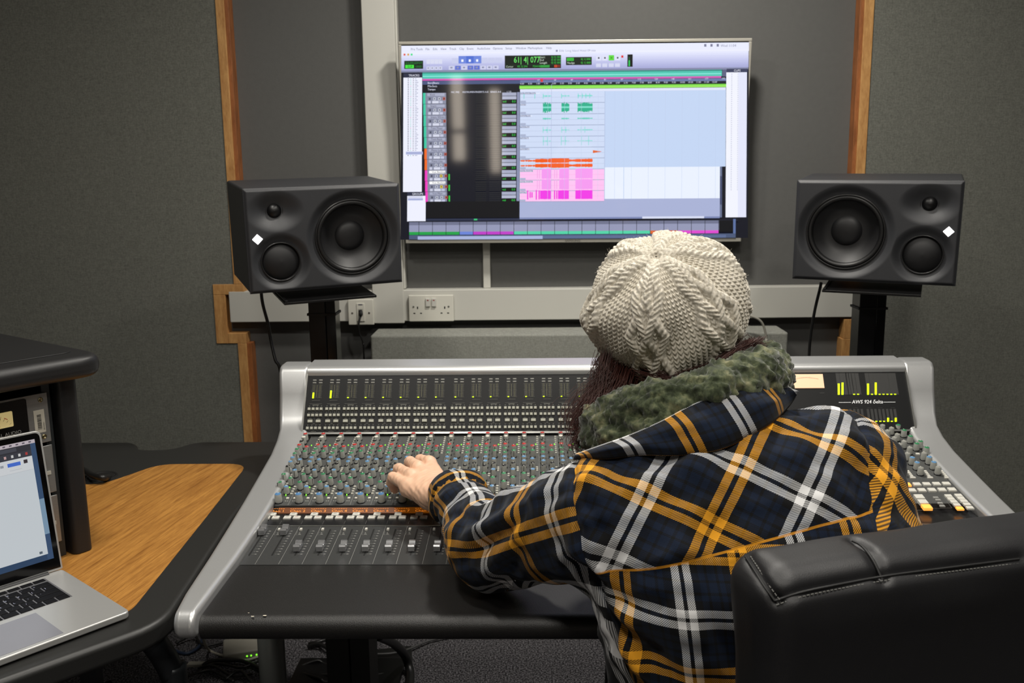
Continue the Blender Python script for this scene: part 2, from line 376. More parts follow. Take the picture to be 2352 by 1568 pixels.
c = [at(828, 712, Y=2.985), at(829, 722, Y=2.98), at(824, 745, Y=2.97), at(826, 765, Y=2.97), at(834, 790, Y=2.97), at(837, 845, Y=2.97)]; c += [np.array([c[-1][0], 2.97, .1]), np.array([c[-1][0]-.03, 2.95, .006])]
ct = thing('data_cable', 'thin black cable plugged into the square data socket, hanging down', 'cable', tuple(c[-1]))
def loc_tube(t, name, pts, r, m, n=8):
    L = Vector(t.location); mb = MB(); mb.tube([Vector(tuple(p))-L for p in pts], r, n); return mb.build(name, m, t, smooth=True)
def smooth_path(pts, n=8):
    P = [np.array(p, float) for p in pts]; P = [P[0]]+P+[P[-1]]; out = []
    for i in range(1, len(P)-2):
        for k in range(n):
            t = k/n; p0, p1, p2, p3 = P[i-1:i+3]
            out.append(.5*((2*p1)+(-p0+p2)*t+(2*p0-5*p1+4*p2-p3)*t*t+(-p0+3*p1-3*p2+p3)*t**3))
    out.append(P[-2]); return out
loc_tube(ct, 'plug', [c[0], c[1], c[1]+(c[2]-c[1])*.25], [.0065, .0065, .003], blk_m, 10)
loc_tube(ct, 'cord', smooth_path(c[1:]), .003, dark_m)
# fabric covered box under the trunking
tag(MB().box(-.525, .80, 2.86, YW-.052, 0, .948).build('acoustic_box', fab2_m, bevel=.008), 'low pale grey fabric-covered acoustic box against the wall below the trunking', 'acoustic panel')
c = [at(1700, 722, Y=2.84), at(1722, 725, Y=2.835), at(1745, 735, Y=2.83), at(1756, 755, Y=2.83), at(1761, 790, Y=2.83), at(1757, 830, Y=2.83)]; c += [np.array([c[-1][0], 2.83, .1]), np.array([c[-1][0]+.03, 2.80, .006])]
t = thing('white_cable', 'thin pale grey cable looping down behind the person in the knitted hat', 'cable', tuple(c[-1])); loc_tube(t, 'cord', smooth_path(c), .0035, mat('pale_cord', '9a978c', .5))

# ------------------------------------------------------------------ television
def RM(y, p, r): return Matrix.Rotation(y, 4, 'Z') @ Matrix.Rotation(p, 4, 'X') @ Matrix.Rotation(r, 4, 'Y')
tvM = T(.1265, 2.938, 1.5392) @ RM(radians(.1), radians(4.59), radians(.3))
tv = thing('television', 'large flat wall television showing an audio editing screen, thin silver frame', 'television', mtx=tvM)
W2, H2 = .56*.965, .3225*.965
mb = MB(); fr = .010
mb.box(-W2, W2, 0, .03, H2-fr, H2).box(-W2, W2, 0, .03, -H2, -H2+fr+.005).box(-W2, -W2+fr, 0, .03, -H2+fr+.005, H2-fr).box(W2-fr, W2, 0, .03, -H2+fr+.005, H2-fr)
mb.build('bezel', mat('champagne_silver', 'b9b6ac', .35, metal=.3), tv, bevel=.0025)
MB().box(-W2+.005, W2-.005, .012, .036, -H2+.005, H2-.005).build('back_cover', dark_m, tv, bevel=.004)
MB().box(-.2, .2, .036, .078, -.15, .0).box(-.2, .2, .036, .05, 0, .15).build('wall_bracket', blk_m, tv)
mb = MB(); mb.M = Matrix.Rotation(pi/2, 4, 'X'); mb.text('SAMSUNG', 0, -H2+.0035, .009, z=.0006, align='CENTER', sx=1.2); mb.build('maker_mark', mat('mark_grey', '55524c', .4), tv)
SW, SH = W2-fr, H2-fr-.0025
def zx(x, y):       # layout of the picture on the flat screen, measured on the photograph
    u = (x-(48+(y-60)*.0418))/((2292-(y-55)*.0498)-(48+(y-60)*.0418)); v = (y-58)/(1303-58)
    return (-SW+2*SW*u, -(.0004), SH-.0025+.005-2*SH*v-.0025)
scr = MB(); LAY = [0]
def R(x0, y0, x1, y1, c):
    LAY[0] += 1; dy = -.0002-.0000022*LAY[0]; scr.c = tuple(k*1. for k in lin(c))
    P = [zx(x0, y1), zx(x1, y1), zx(x1, y0), zx(x0, y0)]; scr.quad(*[(p[0], dy, p[2]) for p in P])
def Tx(st, x, y, h, c, sx=1.):
    LAY[0] += 1; dy = .0002+.0000022*LAY[0]; scr.c = lin(c); p = zx(x, y); k = 2*SW/2200
    scr.M = T(p[0], 0, p[2]) @ Matrix.Rotation(pi/2, 4, 'X'); scr.text(st, 0, 0, h*k*1.35, z=dy, sx=sx); scr.M = Matrix.Identity(4)
R(48, 58, 2292, 1303, '0a0d1c')
R(48, 58, 2292, 110, 'e9ecff'); R(48, 110, 2290, 160, 'd3d6f4'); R(48, 160, 2288, 212, 'b4b8de')
for k in range(10): R(48, 100+k*11, 2290, 112+k*11, ['eceeff', 'e4e7fd', 'dde0fa', 'd5d8f6', 'ced1f2', 'c6c9ee', 'bfc2e9', 'b7bae4', 'afb2de', 'a8abd8'][k])
for st, x in zip('Pro Tools|File|Edit|View|Track|Clip|Event|AudioSuite|Options|Setup|Window|Marketplace|Help'.split('|'), (110, 205, 253, 303, 360, 425, 474, 540, 642, 724, 790, 868, 987)): Tx(st, x, 86, 14, '5a5c74', 1.0)
for x in (2005, 2045, 2085): R(x, 66, x+14, 82, '7a7c98')
Tx('Wed 11:04', 2110, 84, 16, '7a7c98')
R(1050, 92, 1062, 104, '8a8ca8'); Tx('Edit: Long Island Hotel 09 mix', 1072, 104, 14, '9093b4')
for x, c in ((69, 'e0554a'), (93, 'd8a848'), (115, '3fe08a')): R(x-6, 106, x+6, 118, c)
R(67, 150, 190, 200, '07200f'); R(74, 175, 130, 196, '46e840'); Tx('SHUFFLE', 74, 170, 13, '2a8a3a'); Tx('SPOT', 142, 170, 13, '2a8a3a'); Tx('SLIP', 88, 192, 14, '0b3a10'); Tx('GRID', 140, 192, 13, '2a8a3a')
for x in range(212, 316, 26): R(x, 143, x+24, 170, 'd9dcf2'); R(x, 186, x+24, 208, 'cfd2ec'); R(x+8, 192, x+15, 200, '8a8ca8')
for x in range(376, 660, 47): R(x, 137, x+44, 168, 'c9cdec')
R(420, 124, 568, 170, '6c86dc'); R(470, 124, 518, 170, '4f6fd2')
for x in (445, 493, 541): R(x-7, 145, x+7, 160, 'f2f5ff')
for i, x in enumerate(range(357, 680, 41)): R(x, 184, x+36, 208, '5b6fd0' if i in (1, 3, 4) else 'cdd0ec'); R(x+10, 190, x+24, 200, '8c90b0')
R(720, 124, 1084, 204, '041008'); R(940, 126, 944, 180, '1c3a20'); R(722, 182, 1082, 184, '1c3a20')
Tx('61| 4| 077', 778, 168, 38, '74f070', .8)
for i, st in enumerate(('Start', 'End', 'Length')): Tx(st, 946, 142+i*17, 13, 'c8d8c8'); Tx('0| 0| 000', 1020, 142+i*17, 13, '30c040')
Tx('Cursor', 728, 197, 12, 'c8d8c8'); Tx('49| 3| 294', 800, 197, 12, '30c040'); Tx('7304180', 900, 197, 12, '30c040'); R(950, 184, 1010, 199, '2a9a3a'); R(1040, 184, 1060, 199, 'c04020'); R(1062, 184, 1078, 199, '7a2418')
R(1116, 137, 1282, 186, '06180c'); R(1122, 142, 1166, 160, '3cc83c'); Tx('Grid', 1126, 156, 13, '0b3a10'); Tx('Nudge', 1124, 178, 13, 'c8d8c8'); Tx('0| 1| 000', 1212, 156, 13, '40d040'); Tx('0| 1| 000', 1212, 178, 13, '40d040')
for i, x in enumerate((1310, 1350, 1392, 1432)): R(x, 128, x+34, 160, '5fd83c' if i == 2 else 'dfe2f8'); R(x, 178, x+32, 200, 'd4d7f0'); R(x+12, 139, x+22, 149, '3aa028' if i == 2 else '3a4050')
R(1472, 130, 1486, 144, 'e03030'); R(1512, 124, 1546, 200, '04080a'); R(1520, 160, 1528, 196, '30d860'); R(1522, 140, 1526, 160, '1c6a38')
R(48, 210, 2288, 222, '8388a8')
# overview strip, rulers
R(186, 222, 2120, 262, '50c8b4'); R(186, 222, 2120, 230, '2e8f80'); R(186, 244, 2116, 250, '8ae8dc'); R(186, 262, 2116, 274, 'd05ab4'); R(2122, 222, 2150, 265, '5c6080')
R(186, 276, 820, 345, '0a0e1a'); R(186, 276, 1000, 298, '4a5680'); R(820, 276, 2150, 292, '6a78a8'); R(820, 292, 2150, 306, '141828'); R(816, 310, 2150, 330, '7cd84a'); R(816, 318, 2150, 330, '98ea5c'); R(820, 332, 2146, 348, 'dfe4f8')
for i, st in enumerate(('Bars|Beats', 'Min:Secs', 'Tempo')): Tx(st, 220, 294+i*20, 13, 'e8ecff')
for i in range(25): Tx('%d:%02d' % (i//2, 30*(i % 2)), 820+i*51.5, 303, 11, 'd8dcf4')
for i in range(12): Tx(str(17+16*i), 930+108*i, 282, 11, 'e8ecff')
R(952, 270, 968, 288, 'd83838')
# left column track list, right column clip list
def listcol(x0, x1, y0, y1, n, ink): 
    R(x0, y0, x1, y1, 'eef0ff')
    for i in range(n):
        y = y0+6+(i)*11.0; R(x0+28, y, x0+36, y+4, '3a3c50'); R(x0+46, y, x0+50, y+5, 'c84a8a' if i % 6 == 4 else '5ac8b0'); R(x0+62, y, x0+68, y+4, '4a4c60'); R(x0+76, y, x0+84+(i*7) % 15, y+4, ink)
R(62, 228, 184, 254, '2a2e44'); Tx('TRACKS', 96, 247, 14, 'f0f2ff'); R(62, 254, 184, 980, 'eef0ff')
listcol(62, 184, 254, 984, 45, 'a0a4bc'); R(80, 722, 190, 740, 'a8b0d8')
R(90, 986, 210, 1010, '2a2e44'); Tx('GROUPS', 122, 1004, 14, 'f0f2ff'); R(90, 1010, 210, 1180, 'eef0ff'); R(94, 1014, 190, 1022, 'c8cce4'); R(94, 1026, 192, 1040, 'a8b0d8')
R(2150, 218, 2285, 240, '3a3f5c'); Tx('CLIPS', 2196, 235, 13, 'f0f2ff'); R(2148, 240, 2270, 1165, 'f2f4ff'); 
for i in range(62): R(2180, 250+i*12, 2186, 253+i*12, '8a90b0'); R(2220, 250+i*12, 2226, 253+i*12, 'aab0c8')
R(2226, 240, 2280, 1165, 'e4e7fb')
# track headers
cols_ = ['3fc8a4']*5+['f06a20']*2+['f040c0']*3
for i in range(10):
    y = 350+i*70.5+ (0 if i else 0); y1 = y+69; R(190+i*2, y, 206+i*2, y1, cols_[i]); hd = 'ffffff' if i in (7, 8) else 'a9adc4'
    R(206+i*2, y, 340+i, y1, '868aa0'); R(218+i*2, y+2, 330+i, y+20, hd)
    Tx(['Kick', 'Snare', 'Snare Wires', 'Tom Floor', 'Tom Rack', 'Piano Left', 'Piano Live', 'Vox Backing 1', 'Vox Backing 2', 'Vox Main'][i], 236+i*2, y+17, 13, '33364a')
    for k in range(4): R(226+i*2+k*31, y+28, 242+i*2+k*31, y+46, ['6e7288', 'c8ccdc', 'c8ccdc', 'b85038'][k] if not (i in (7, 8) and k == 2) else 'e8d040'); R(231+i*2+k*31, y+32, 237+i*2+k*31, y+42, '2a2c3c')
    R(222+i*2, y+50, 240+i*2, y+66, 'c8cbe0'); R(250+i*2, y+50, 292+i*2, y+66, 'd6d9ea'); R(296+i*2, y+50, 318+i*2, y+66, 'c0c4dc')
    if i >= 7: R(352+i*.8, y+25, 361+i*.8, y1-4, '3cc848')
    for k in range(5): R(534, y+4+k*13, 604, y+14+k*13, '1a1c22'); R(622, y+4+k*13, 694, y+14+k*13, '1c1e26')
    R(704, y+2, 796, y+22, 'a6abc4'); R(704, y+25, 796, y+45, 'b2b7ce'); R(704, y+49, 796, y+68, '050805'); Tx('vol', 708, y+64, 14, '30e050'); Tx('0.0', 768, y+64, 14, '30e050')
    R(800, y, 818, y1+1, '8a90b0')
for st, x in (('MIC PRE', 372), ('INSTRUMENT', 446), ('INSERTS A-E', 534), ('SENDS A-E', 626), ('I / O', 734)): Tx(st, x, 352, 11, 'e0e4f8')
# edit area
R(820, 348, 2146, 832, 'c4d6f4'); R(820, 832, 2110, 1038, 'eaf1ff'); R(820, 1038, 2110, 1160, 'a9b2d6'); R(820, 1158, 2110, 1170, '7c88b4'); R(1612, 1156, 2010, 1170, 'd8def4'); R(2110, 832, 2124, 1165, '66708e'); R(2112, 894, 2122, 1080, '3c4468')
R(1490, 348, 1494, 1038, 'c0d2f0')
for i in range(10):
    y = 350+i*70.5; R(822, y, 1366, y+68, 'cfdcf6' if i < 7 else 'ffc4f2'); R(822, y+67, 1366, y+70, '8c98b8'); R(822, y+33, 1366, y+34.5, 'b0bcd8' if i < 7 else 'f0a8e0')
    R(822, y+2, 822+[100, 36, 66, 60, 56, 60, 62, 84, 84, 52][i], y+14, '8a94b4'); Tx(['Kit Room Overhead', 'Snare', 'Snare Wires', 'Tom Floor', 'Tom Rack', 'Piano Left', 'Piano Live', 'Vox Backing 1', 'Vox Backing 2', 'Vox Main'][i], 824, y+12, 11, 'f4f6ff'); R(822, y+54, 858, y+66, 'aab4d0')
def wave(x0, x1, yc, amp, c, step=4, seed=1, base=.75):
    r = random.Random(seed); x = x0
    while x < x1:
        a = amp*(base+(1-base)*r.random()); R(x, yc-a, min(x+step, x1)+.6, yc+a, c); x += step
for (a, b_) in ((968, 1021), (1088, 1138), (1192, 1288)):
    wave(a, b_, 448, 34, '2cb08c', 5, a, .6); R(a, 442, b_, 452, '7ee0cc'); wave(a, b_, 518, 6, '64d0bc', 5, a, .3)
    wave(a, b_, 376, 5, '7cdcd0', 7, a, .2); wave(a, b_, 590, 4, '7cdcd0', 8, a, .2); wave(a, b_, 660, 3, '7cdcd0', 8, a, .2)
for x in (970, 1088, 1196, 1222, 1245, 1270, 845, 915): R(x-2, 362, x+2, 392, '6ad8cc')
for x in (970, 996, 1090, 1116, 1216, 1240): R(x-1.5, 570, x+1.5, 608, '6ad8cc')
for x in (972, 998, 1088, 1114, 1218, 1264): R(x-1.5, 628, x+1.5, 688, '6ad8cc')
for k in range(12): R(1292+k*4.6, 730-9+k*.7, 1297+k*4.6, 730+9-k*.7, 'e06020')
for yc in (786, 818):
    wave(824, 920, yc, 7, 'f06018', 5, 3, .3); wave(920, 1022, yc, 13, 'f25a10', 6, 4, .8); wave(1022, 1138, yc, 15, 'f25a10', 6, 5, .9); wave(1138, 1180, yc, 8, 'f25a10', 5, 6, .7); wave(1180, 1290, yc, 12, 'f25a10', 5, 7, .7)
for yy in (870, 940):
    for x in (934, 948, 1046, 1060): R(x-2, yy-30, x+2, yy+30, 'f0a0e4')
    for a, b_ in ((962, 1022), (1076, 1138), (1180, 1290)): wave(a, b_, yy, 34, 'f59af0', 6, a, .9)
for x, hh in ((872, 30), (888, 20), (900, 18), (928, 32), (946, 30), (1046, 30), (1060, 28)): R(x-4, 1008-hh, x+4, 1008+hh, 'f440dc')
for a, b_ in ((952, 1022), (1068, 1138), (1180, 1290)): wave(a, b_, 1008, 30, 'f23ae6', 6, a, .93)
for x in range(1000, 2100, 108): R(x, 350, x+1.5, 1038, 'bccbe8')
R(1366, 350, 1370, 1038, 'b4c2e2'); R(1022, 300, 1024, 1160, 'aab4d8')
# bottom: universe strip and scroll bar
R(214, 1048, 820, 1158, '05060e'); R(214, 1162, 820, 1176, '2a3048'); R(524, 1164, 546, 1174, '40c878')
R(100, 1178, 2226, 1190, '1a1d2c')
R(104, 1184, 2106, 1250, '9498b6'); R(104, 1184, 2106, 1205, '70748e'); R(2106, 1184, 2200, 1262, '04060e'); R(2196, 1175, 2212, 1275, '5c70a0')
for i in range(23):
    x0 = 104+max(0, i*88-23); x1 = min(104+(i+1)*88-23, 2106)
    c = '20a048' if i < 4 else '6a84d8' if i < 5 else 'c03cc8' if i < 8 else '52d4a8' if i < 18 else 'e06020' if i < 20 else 'e04ad0'
    R(x0, 1250, x1-3, 1270, c); R(x1-3, 1184, x1, 1272, '14161e')
R(104, 1272, 2212, 1300, '4a5878'); R(160, 1280, 970, 1302, 'a8b4dc'); R(970, 1280, 2150, 1300, '5a6a90')
scr.build('screen', screen_m, tv)

# ------------------------------------------------------------------ loudspeakers
cab_m = mat('speaker_cabinet', '2e2f32', .5, noise=.05, nscale=1500, bump=.12, bscale=2500)
cone_m = mat('speaker_cone', '141416', .5, noise=.1); sur_m = mat('rubber_surround', '0c0c0d', .45)
def speaker(mtx, sgn, label):
    t = thing('loudspeaker', label, 'loudspeaker', mtx=mtx); w, h, d = .1915, .1265, .292
    mb = MB(); q = .006; A = [(-w, 0), (w, 0), (w, 1), (-w, 1)]
    O = [(-w, .006, -h), (w, .006, -h), (w, .006, h), (-w, .006, h), (-w, d, -h), (w, d, -h), (w, d, h), (-w, d, h)]
    I_ = [(x*.93, y_, z_*.9) for x, y_, z_ in O[:4]]+[(x*.93, .08, z_*.9) for x, y_, z_ in O[:4]]
    fs = [(0, 1, 5, 4), (1, 2, 6, 5), (2, 3, 7, 6), (3, 0, 4, 7), (4, 5, 6, 7), (0, 8, 9, 1), (1, 9, 10, 2), (2, 10, 11, 3), (3, 11, 8, 0), (8, 12, 13, 9), (9, 13, 14, 10), (10, 14, 15, 11), (11, 15, 12, 8), (12, 15, 14, 13)]
    mb.add(O+I_, fs); mb.build('cabinet', cab_m, t, bevel=.006, seg=4)
    # baffle as a relief: flared woofer, oval tweeter horn, midrange dish
    nx, nz = 192, 128; X, Z = np.meshgrid(np.linspace(-w, w, nx), np.linspace(-h, h, nz), indexing='ij')
    wc = (sgn*.069, -.003); tc = (-sgn*.119, .070); mc = (-sgn*.112, -.053)
    dep = np.zeros_like(X)
    def ss(e0, e1, x): t_ = np.clip((x-e0)/(e1-e0), 0, 1); return t_*t_*(3-2*t_)
    rw = np.hypot(X-wc[0], Z-wc[1]); dep = np.maximum(dep, .014*ss(.120, .094, rw)); dep += .004*np.exp(-((rw-.116)/.004)**2)*0
    rt = np.hypot((X-tc[0])/.072, (Z-tc[1])/.052); dep = np.maximum(dep, .020*ss(1.0, .12, rt))
    rm_ = np.hypot(X-mc[0], Z-mc[1]); dep = np.maximum(dep, .013*ss(.073, .047, rm_))
    e = np.minimum(np.minimum(X+w, w-X), np.minimum(Z+h, h-Z)); dep = dep+.006*(1-ss(0, .008, e))
    V = np.stack([X, dep-.001, Z], -1).reshape(-1, 3); I = np.arange(nx*nz).reshape(nx, nz)
    Q = np.stack([I[:-1, :-1], I[1:, :-1], I[1:, 1:], I[:-1, 1:]], -1).reshape(-1, 4)
    # cut the cone openings
    cz = V[Q].mean(1); keep = (np.hypot(cz[:, 0]-wc[0], cz[:, 2]-wc[1]) > .0935) & (np.hypot(cz[:, 0]-mc[0], cz[:, 2]-mc[1]) > .0455)
    np_mesh('front_baffle', V, Q[keep], cab_m, t)
    c = (wc[0], 0, wc[1])
    wf = MB().lathe([(.0955, -.0135), (.094, -.0075), (.091, -.009)], 64, 'Y', c, caps=False).build('woofer', mat('driver_ring', '1a1a1b', .35), t, smooth=True)
    MB().lathe([(.092, -.018), (.090, -.010), (.085, -.0085), (.080, -.012), (.078, -.020)], 64, 'Y', c, caps=False).build('surround', sur_m, wf, smooth=True)
    MB().lathe([(.079, -.018), (.060, -.034), (.038, -.044), (.036, -.043)], 64, 'Y', c, caps=False).build('cone', cone_m, wf, smooth=True)
    MB().lathe([(.038, -.044), (.034, -.039), (.025, -.035), (.012, -.0325), (.0005, -.032)], 48, 'Y', c, caps=False).build('dust_cap', cone_m, wf, smooth=True)
    c = (mc[0], 0, mc[1])
    md = MB().lathe([(.0485, -.0125), (.0475, -.006), (.045, -.008), (.0445, -.016)], 48, 'Y', c, caps=False).build('midrange_driver', MATS['driver_ring'], t, smooth=True)
    MB().lathe([(.045, -.017), (.040, -.012), (.029, -.006), (.014, -.002), (.0005, -.001)], 48, 'Y', c, caps=False).build('dome', mat('soft_dome', '101012', .6), md, smooth=True)
    c = (tc[0], 0, tc[1])
    tw = MB().lathe([(.024, -.0195), (.021, -.0165), (.0185, -.018)], 40, 'Y', c, caps=False).build('tweeter', sur_m, t, smooth=True)
    MB().lathe([(.0185, -.020), (.016, -.014), (.010, -.009), (.004, -.0075), (.0005, -.007)], 32, 'Y', c, caps=False).build('dome', mat('tweeter_dome', '08080a', .4), tw, smooth=True)
    mb = MB(); cx, cz_ = -sgn*.1655, .006; q = .0125
    mb.prism([(cx-q, cz_), (cx, cz_-q), (cx+q, cz_), (cx, cz_+q)], -.0025, -.0002, 'Y'); mb.build('lit_diamond_badge', mat('lit_white', 'ffffff', .3, emit=2.5), t, bevel=.0008)
    return t
spL = (-.5119, 2.2526, 1.2978); spR = (.8429, 2.2955, 1.2947)
speaker(T(*spL) @ RM(radians(25.2), radians(3.9), radians(-1.24)), 1, 'dark grey three-way loudspeaker left of the television, big woofer on its right')
speaker(T(*spR) @ RM(radians(-23.3), radians(3.15), radians(.83)), -1, 'dark grey three-way loudspeaker right of the television, big woofer on its left')
def stand(sp, yaw, px, label, tilt=3.9, roll=0):
    ca, sa = cos(radians(yaw)), sin(radians(yaw)); cx, cy = sp[0]-sa*.12, sp[1]+ca*.12
    t = thing('speaker_stand', label, 'speaker stand', (px, cy+.02, 0))
    mb = MB(); mb.M = T(cx-px, cy-(cy+.02), sp[2]-.1265-.0155) @ RM(radians(yaw), radians(tilt), radians(roll)); mb.box(-.115, .115, -.145, .13, -.003, .003); mb.box(-.112, -.106, -.145, .13, .003, .008)
    mb.build('top_plate', mat('stand_black', '0d0d0e', .35, metal=.3), t, bevel=.001)
    zt = sp[2]-.1265-.020-.012
    MB().box(-.034, .010, -.03, .03, .015, zt).build('pole', MATS['stand_black'], t, bevel=.002)
    MB().box(.0105, .036, -.028, .028, .015, zt).build('cable_channel', mat('stand_gloss', '050505', .2), t, bevel=.002)
    MB().box(-.16, .16, -.13, .16, 0, .015).build('base', MATS['stand_black'], t, bevel=.003)
    for zz in (zt-.05,): MB().box(-.0375, .0385, -.033, .033, zz, zz+.006).build('cable_tie', blk_m, t)
    return t
p = at(744, 720, Y=2.38); stand(spL, 25.2, p[0], 'black square speaker stand pole under the left loudspeaker', 3.9, -1.24)
p = at(1996, 720, Y=2.42); stand(spR, -23.3, p[0], 'black square speaker stand pole under the right loudspeaker', 3.15, .83)
c = [at(600, 672, Y=2.42), at(604, 700, Y=2.42), at(616, 745, Y=2.42), at(622, 780, Y=2.42), at(632, 825, Y=2.4), at(645, 862, Y=2.4)]; c += [c[-1]+np.array([-.01, .0, -.2]), c[-1]+np.array([-.05, .05, -.5]), np.array([c[-1][0]-.08, 2.5, .12]), np.array([c[-1][0]-.12, 2.52, .006])]
t = thing('speaker_cable', 'black cable hanging from the left loudspeaker down to the mixing console', 'cable', tuple(c[-1])); loc_tube(t, 'cord', smooth_path(c), .0045, dark_m)
c = [at(1886, 648, Y=2.5), at(1884, 660, Y=2.5), at(1872, 710, Y=2.5), at(1862, 770, Y=2.5), at(1857, 840, Y=2.5)]; c += [c[-1]+np.array([.0, .0, -.3]), np.array([c[-1][0]-.03, 2.63, .1]), np.array([c[-1][0]-.08, 2.66, .006])]
t = thing('speaker_cable', 'black cable hanging from the right loudspeaker behind the mixing console', 'cable', tuple(c[-1])); loc_tube(t, 'cord', smooth_path(c), .0042, dark_m)
# ------------------------------------------------------------------ mixing console
U = .0397; X0 = -.513; GAP = .11*U
def chx(i): return X0+i*U+(i//8)*GAP       # left edge of channel i
con = thing('mixing_console', 'large studio mixing console with silver side cheeks and rows of small knobs', 'mixing console', (.156, 1.7, 0))
def cb(mb, name, m, bevel=0, parent=None, seg=3, smooth=None):
    mb.v = [(a-.156, b-1.7, c) for a, b, c in mb.v]; return mb.build(name, m, parent or con, bevel=bevel, seg=seg, smooth=smooth)
XR = .833
frame_m = mat('console_black', '19191a', .38, noise=.05, nscale=400)
panel_m = mat('panel_grey', '474847', .5, noise=.05, nscale=900)
meterp_m = mat('meter_panel_black', '0e0f10', .5, spec=.25)
# cheeks
cprof = [(2.060, 1.020), (2.042, 1.019), (2.030, 1.008), (2.012, .960), (1.990, .915), (1.965, .893), (1.925, .880), (1.86, .868), (1.75, .852), (1.65, .840), (1.55, .830), (1.43, .823), (1.30, .820), (1.246, .819)]
for a in range(1, 9):
    an = pi/2+a*pi/8*.96; cprof.append((1.246+.022*cos(an), .797+.022*sin(an)))
cprof += [(1.28, .770), (1.50, .742), (1.95, .74), (2.10, .80), (2.12, .95), (2.105, 1.012), (2.09, 1.020)]
def outer(y): return np.interp(y, [1.22, 1.30, 1.52, 1.75, 2.03], [.012, .022, .036, .044, .050])
def cheek(sgn):
    xi = -.5 if sgn < 0 else .812; n = len(cprof); vs = []
    def inn(y): return np.interp(y, [1.22, 1.88, 1.96, 2.0, 2.05], [.0, .0, .006, .013, .020])
    rows = [(0, 0), (.006, .0)]
    for side in (0, 1):
        for y, z in cprof: vs.append(((xi+sgn*(inn(y) if side == 0 else outer(y)+inn(y)+.018)), y, z))
    fs = [tuple(range(n)), tuple(range(2*n-1, n-1, -1))]+[((i+1) % n, i, i+n, (i+1) % n+n) for i in range(n)]
    if sgn > 0: fs = [f[::-1] for f in fs]
    mb = MB(); mb.add(vs, fs); o = cb(mb, 'side_cheek', silver_m, bevel=.009, seg=5); o['label'] = 'silver %s side cheek sweeping up to the meter bridge' % ('left' if sgn < 0 else 'right')
    return o
cheek(-1); cheek(1)
# body, top rail
mb = MB(); mb.prism([(1.30, .772), (1.44, .79), (1.64, .80), (1.95, .86), (2.035, .98), (2.10, .98), (2.10, .76), (2.0, .74), (1.5, .735)], -.497, .809, 'X'); cb(mb, 'body', frame_m)
mb = MB(); mb.prism([(2.028, .998)]+[(2.042+.016*cos(a), 1.0045+.0145*sin(a)) for a in np.linspace(pi, pi/2, 7)]+[(2.10, 1.022), (2.105, 1.015), (2.105, .98), (2.03, .985)], -.519, .831, 'X'); cb(mb, 'top_rail', silver_m, smooth=True); autosmooth(con.children[-1], 40)
# meter bridge
mo = (0, 1.955, .885); mN = frame(mo, (1, 0, 0), (0, .073, .115)); ML = sqrt(.073**2+.115**2)
mb = MB(); mb.M = mN; mb.box(-.519, .831, -.002, ML+.012, -.01, 0); cb(mb, 'meter_panel', meterp_m)
def mv(px_y): return ML*(850-px_y)/700      # v from a row of the zoomed picture
# frame strips around
mb = MB(); mb.M = mN; mb.box(-.521, -.517, 0, ML+.008, 0, .004).box(.829, .833, 0, ML+.008, 0, .004).box(-.519, .831, -.004, 0, -.004, .004); cb(mb, 'meter_frame', silverd_m)
pr_ = MB(); pr_.M = mN; bt = []; leds = []
S56 = 1/5.6*.98/1000*1.0
def mxo(i): return chx(i)+.47*U if True else 0
for i in range(24):
    c = mxo(i); z = .0006
    for k in (-1, 1):
        x = c+k*.0070-.0; 
        for j, yy in enumerate((210, 242)): bt.append((x, mv(yy), .0040, .0014, 1))
        for j in range(15):
            v = mv(270+j*11.3); wd = .0044 if j in (0, 7, 14) else .0032
            pr_.m = 0; pr_.rect(x-wd-.001, x+wd+.001, v-.00016, v+.00016, z)
            pr_.m = 1; pr_.rect(x-.0013, x+.0013, v-.0005, v+.0005, z+.0003)
    pr_.m = 1; pr_.rect(c-.0006, c+.0006, mv(425), mv(270), z)
    pr_.m = 0; pr_.rect(c-.009, c+.009, mv(459), mv(457), z); pr_.rect(c-.014, c+.014, mv(502), mv(500), z); pr_.rect(c-.007, c+.007, mv(519), mv(513), z); pr_.rect(c-.016, c+.016, mv(745), mv(743), z); pr_.rect(c-.0002, c+.0002, mv(745), mv(680), z)
    pr_.rect(c-.006, c+.006, mv(834), mv(830), z)
    n_lit = {0: 6, 1: 8}.get(i, 1)
    for j in range(n_lit): leds.append((c-.0070, mv(430-j*11.8)))
    for r, yy in enumerate((565, 640, 795)):
        for k in range(4):
            bt.append((c+(k-1.5)*.0091, mv(yy), .0030, .0030, 0)); pr_.rect(c+(k-1.5)*.0091-.0011, c+(k-1.5)*.0091+.0011, mv(yy-34), mv(yy-40), z)
            if k < 3: pr_.rect(c+(k-1)*.0091-.00012, c+(k-1)*.0091+.00012, mv(650), mv(548), z) if r == 0 else None
    for k in (-1, 1): bt.append((c+k*.0091, mv(712), .0054, .0032, 0)); pr_.rect(c+k*.0091-.003, c+k*.0091+.003, mv(684), mv(680), z)
cb(pr_, 'meter_print', [mat('meter_tick', '74746c', .6), mat('unlit_led', '5a5840', .5)])
mb = MB(); mb.M = mN
for x, v in leds: mb.box(x-.0016, x+.0016, v-.00078, v+.00078, .001, .0022)
cb(mb, 'lit_meter_segments', led_y)['kind'] = 'stuff'
mb = MB(); mb.M = mN
for x, v, a, b_, k in bt: mb.m = k; mb.bbox(x-a, x+a, v-b_, v+b_, 0, .0035 if not k else .0008, .0006)
o = cb(mb, 'meter_bridge_buttons', [mat('meter_button', 'a9a99c', .5), mat('meter_button_dark', '8a8a84', .5)]); o['kind'] = 'stuff'; o['label'] = 'rows of tiny square pale buttons on the meter bridge'
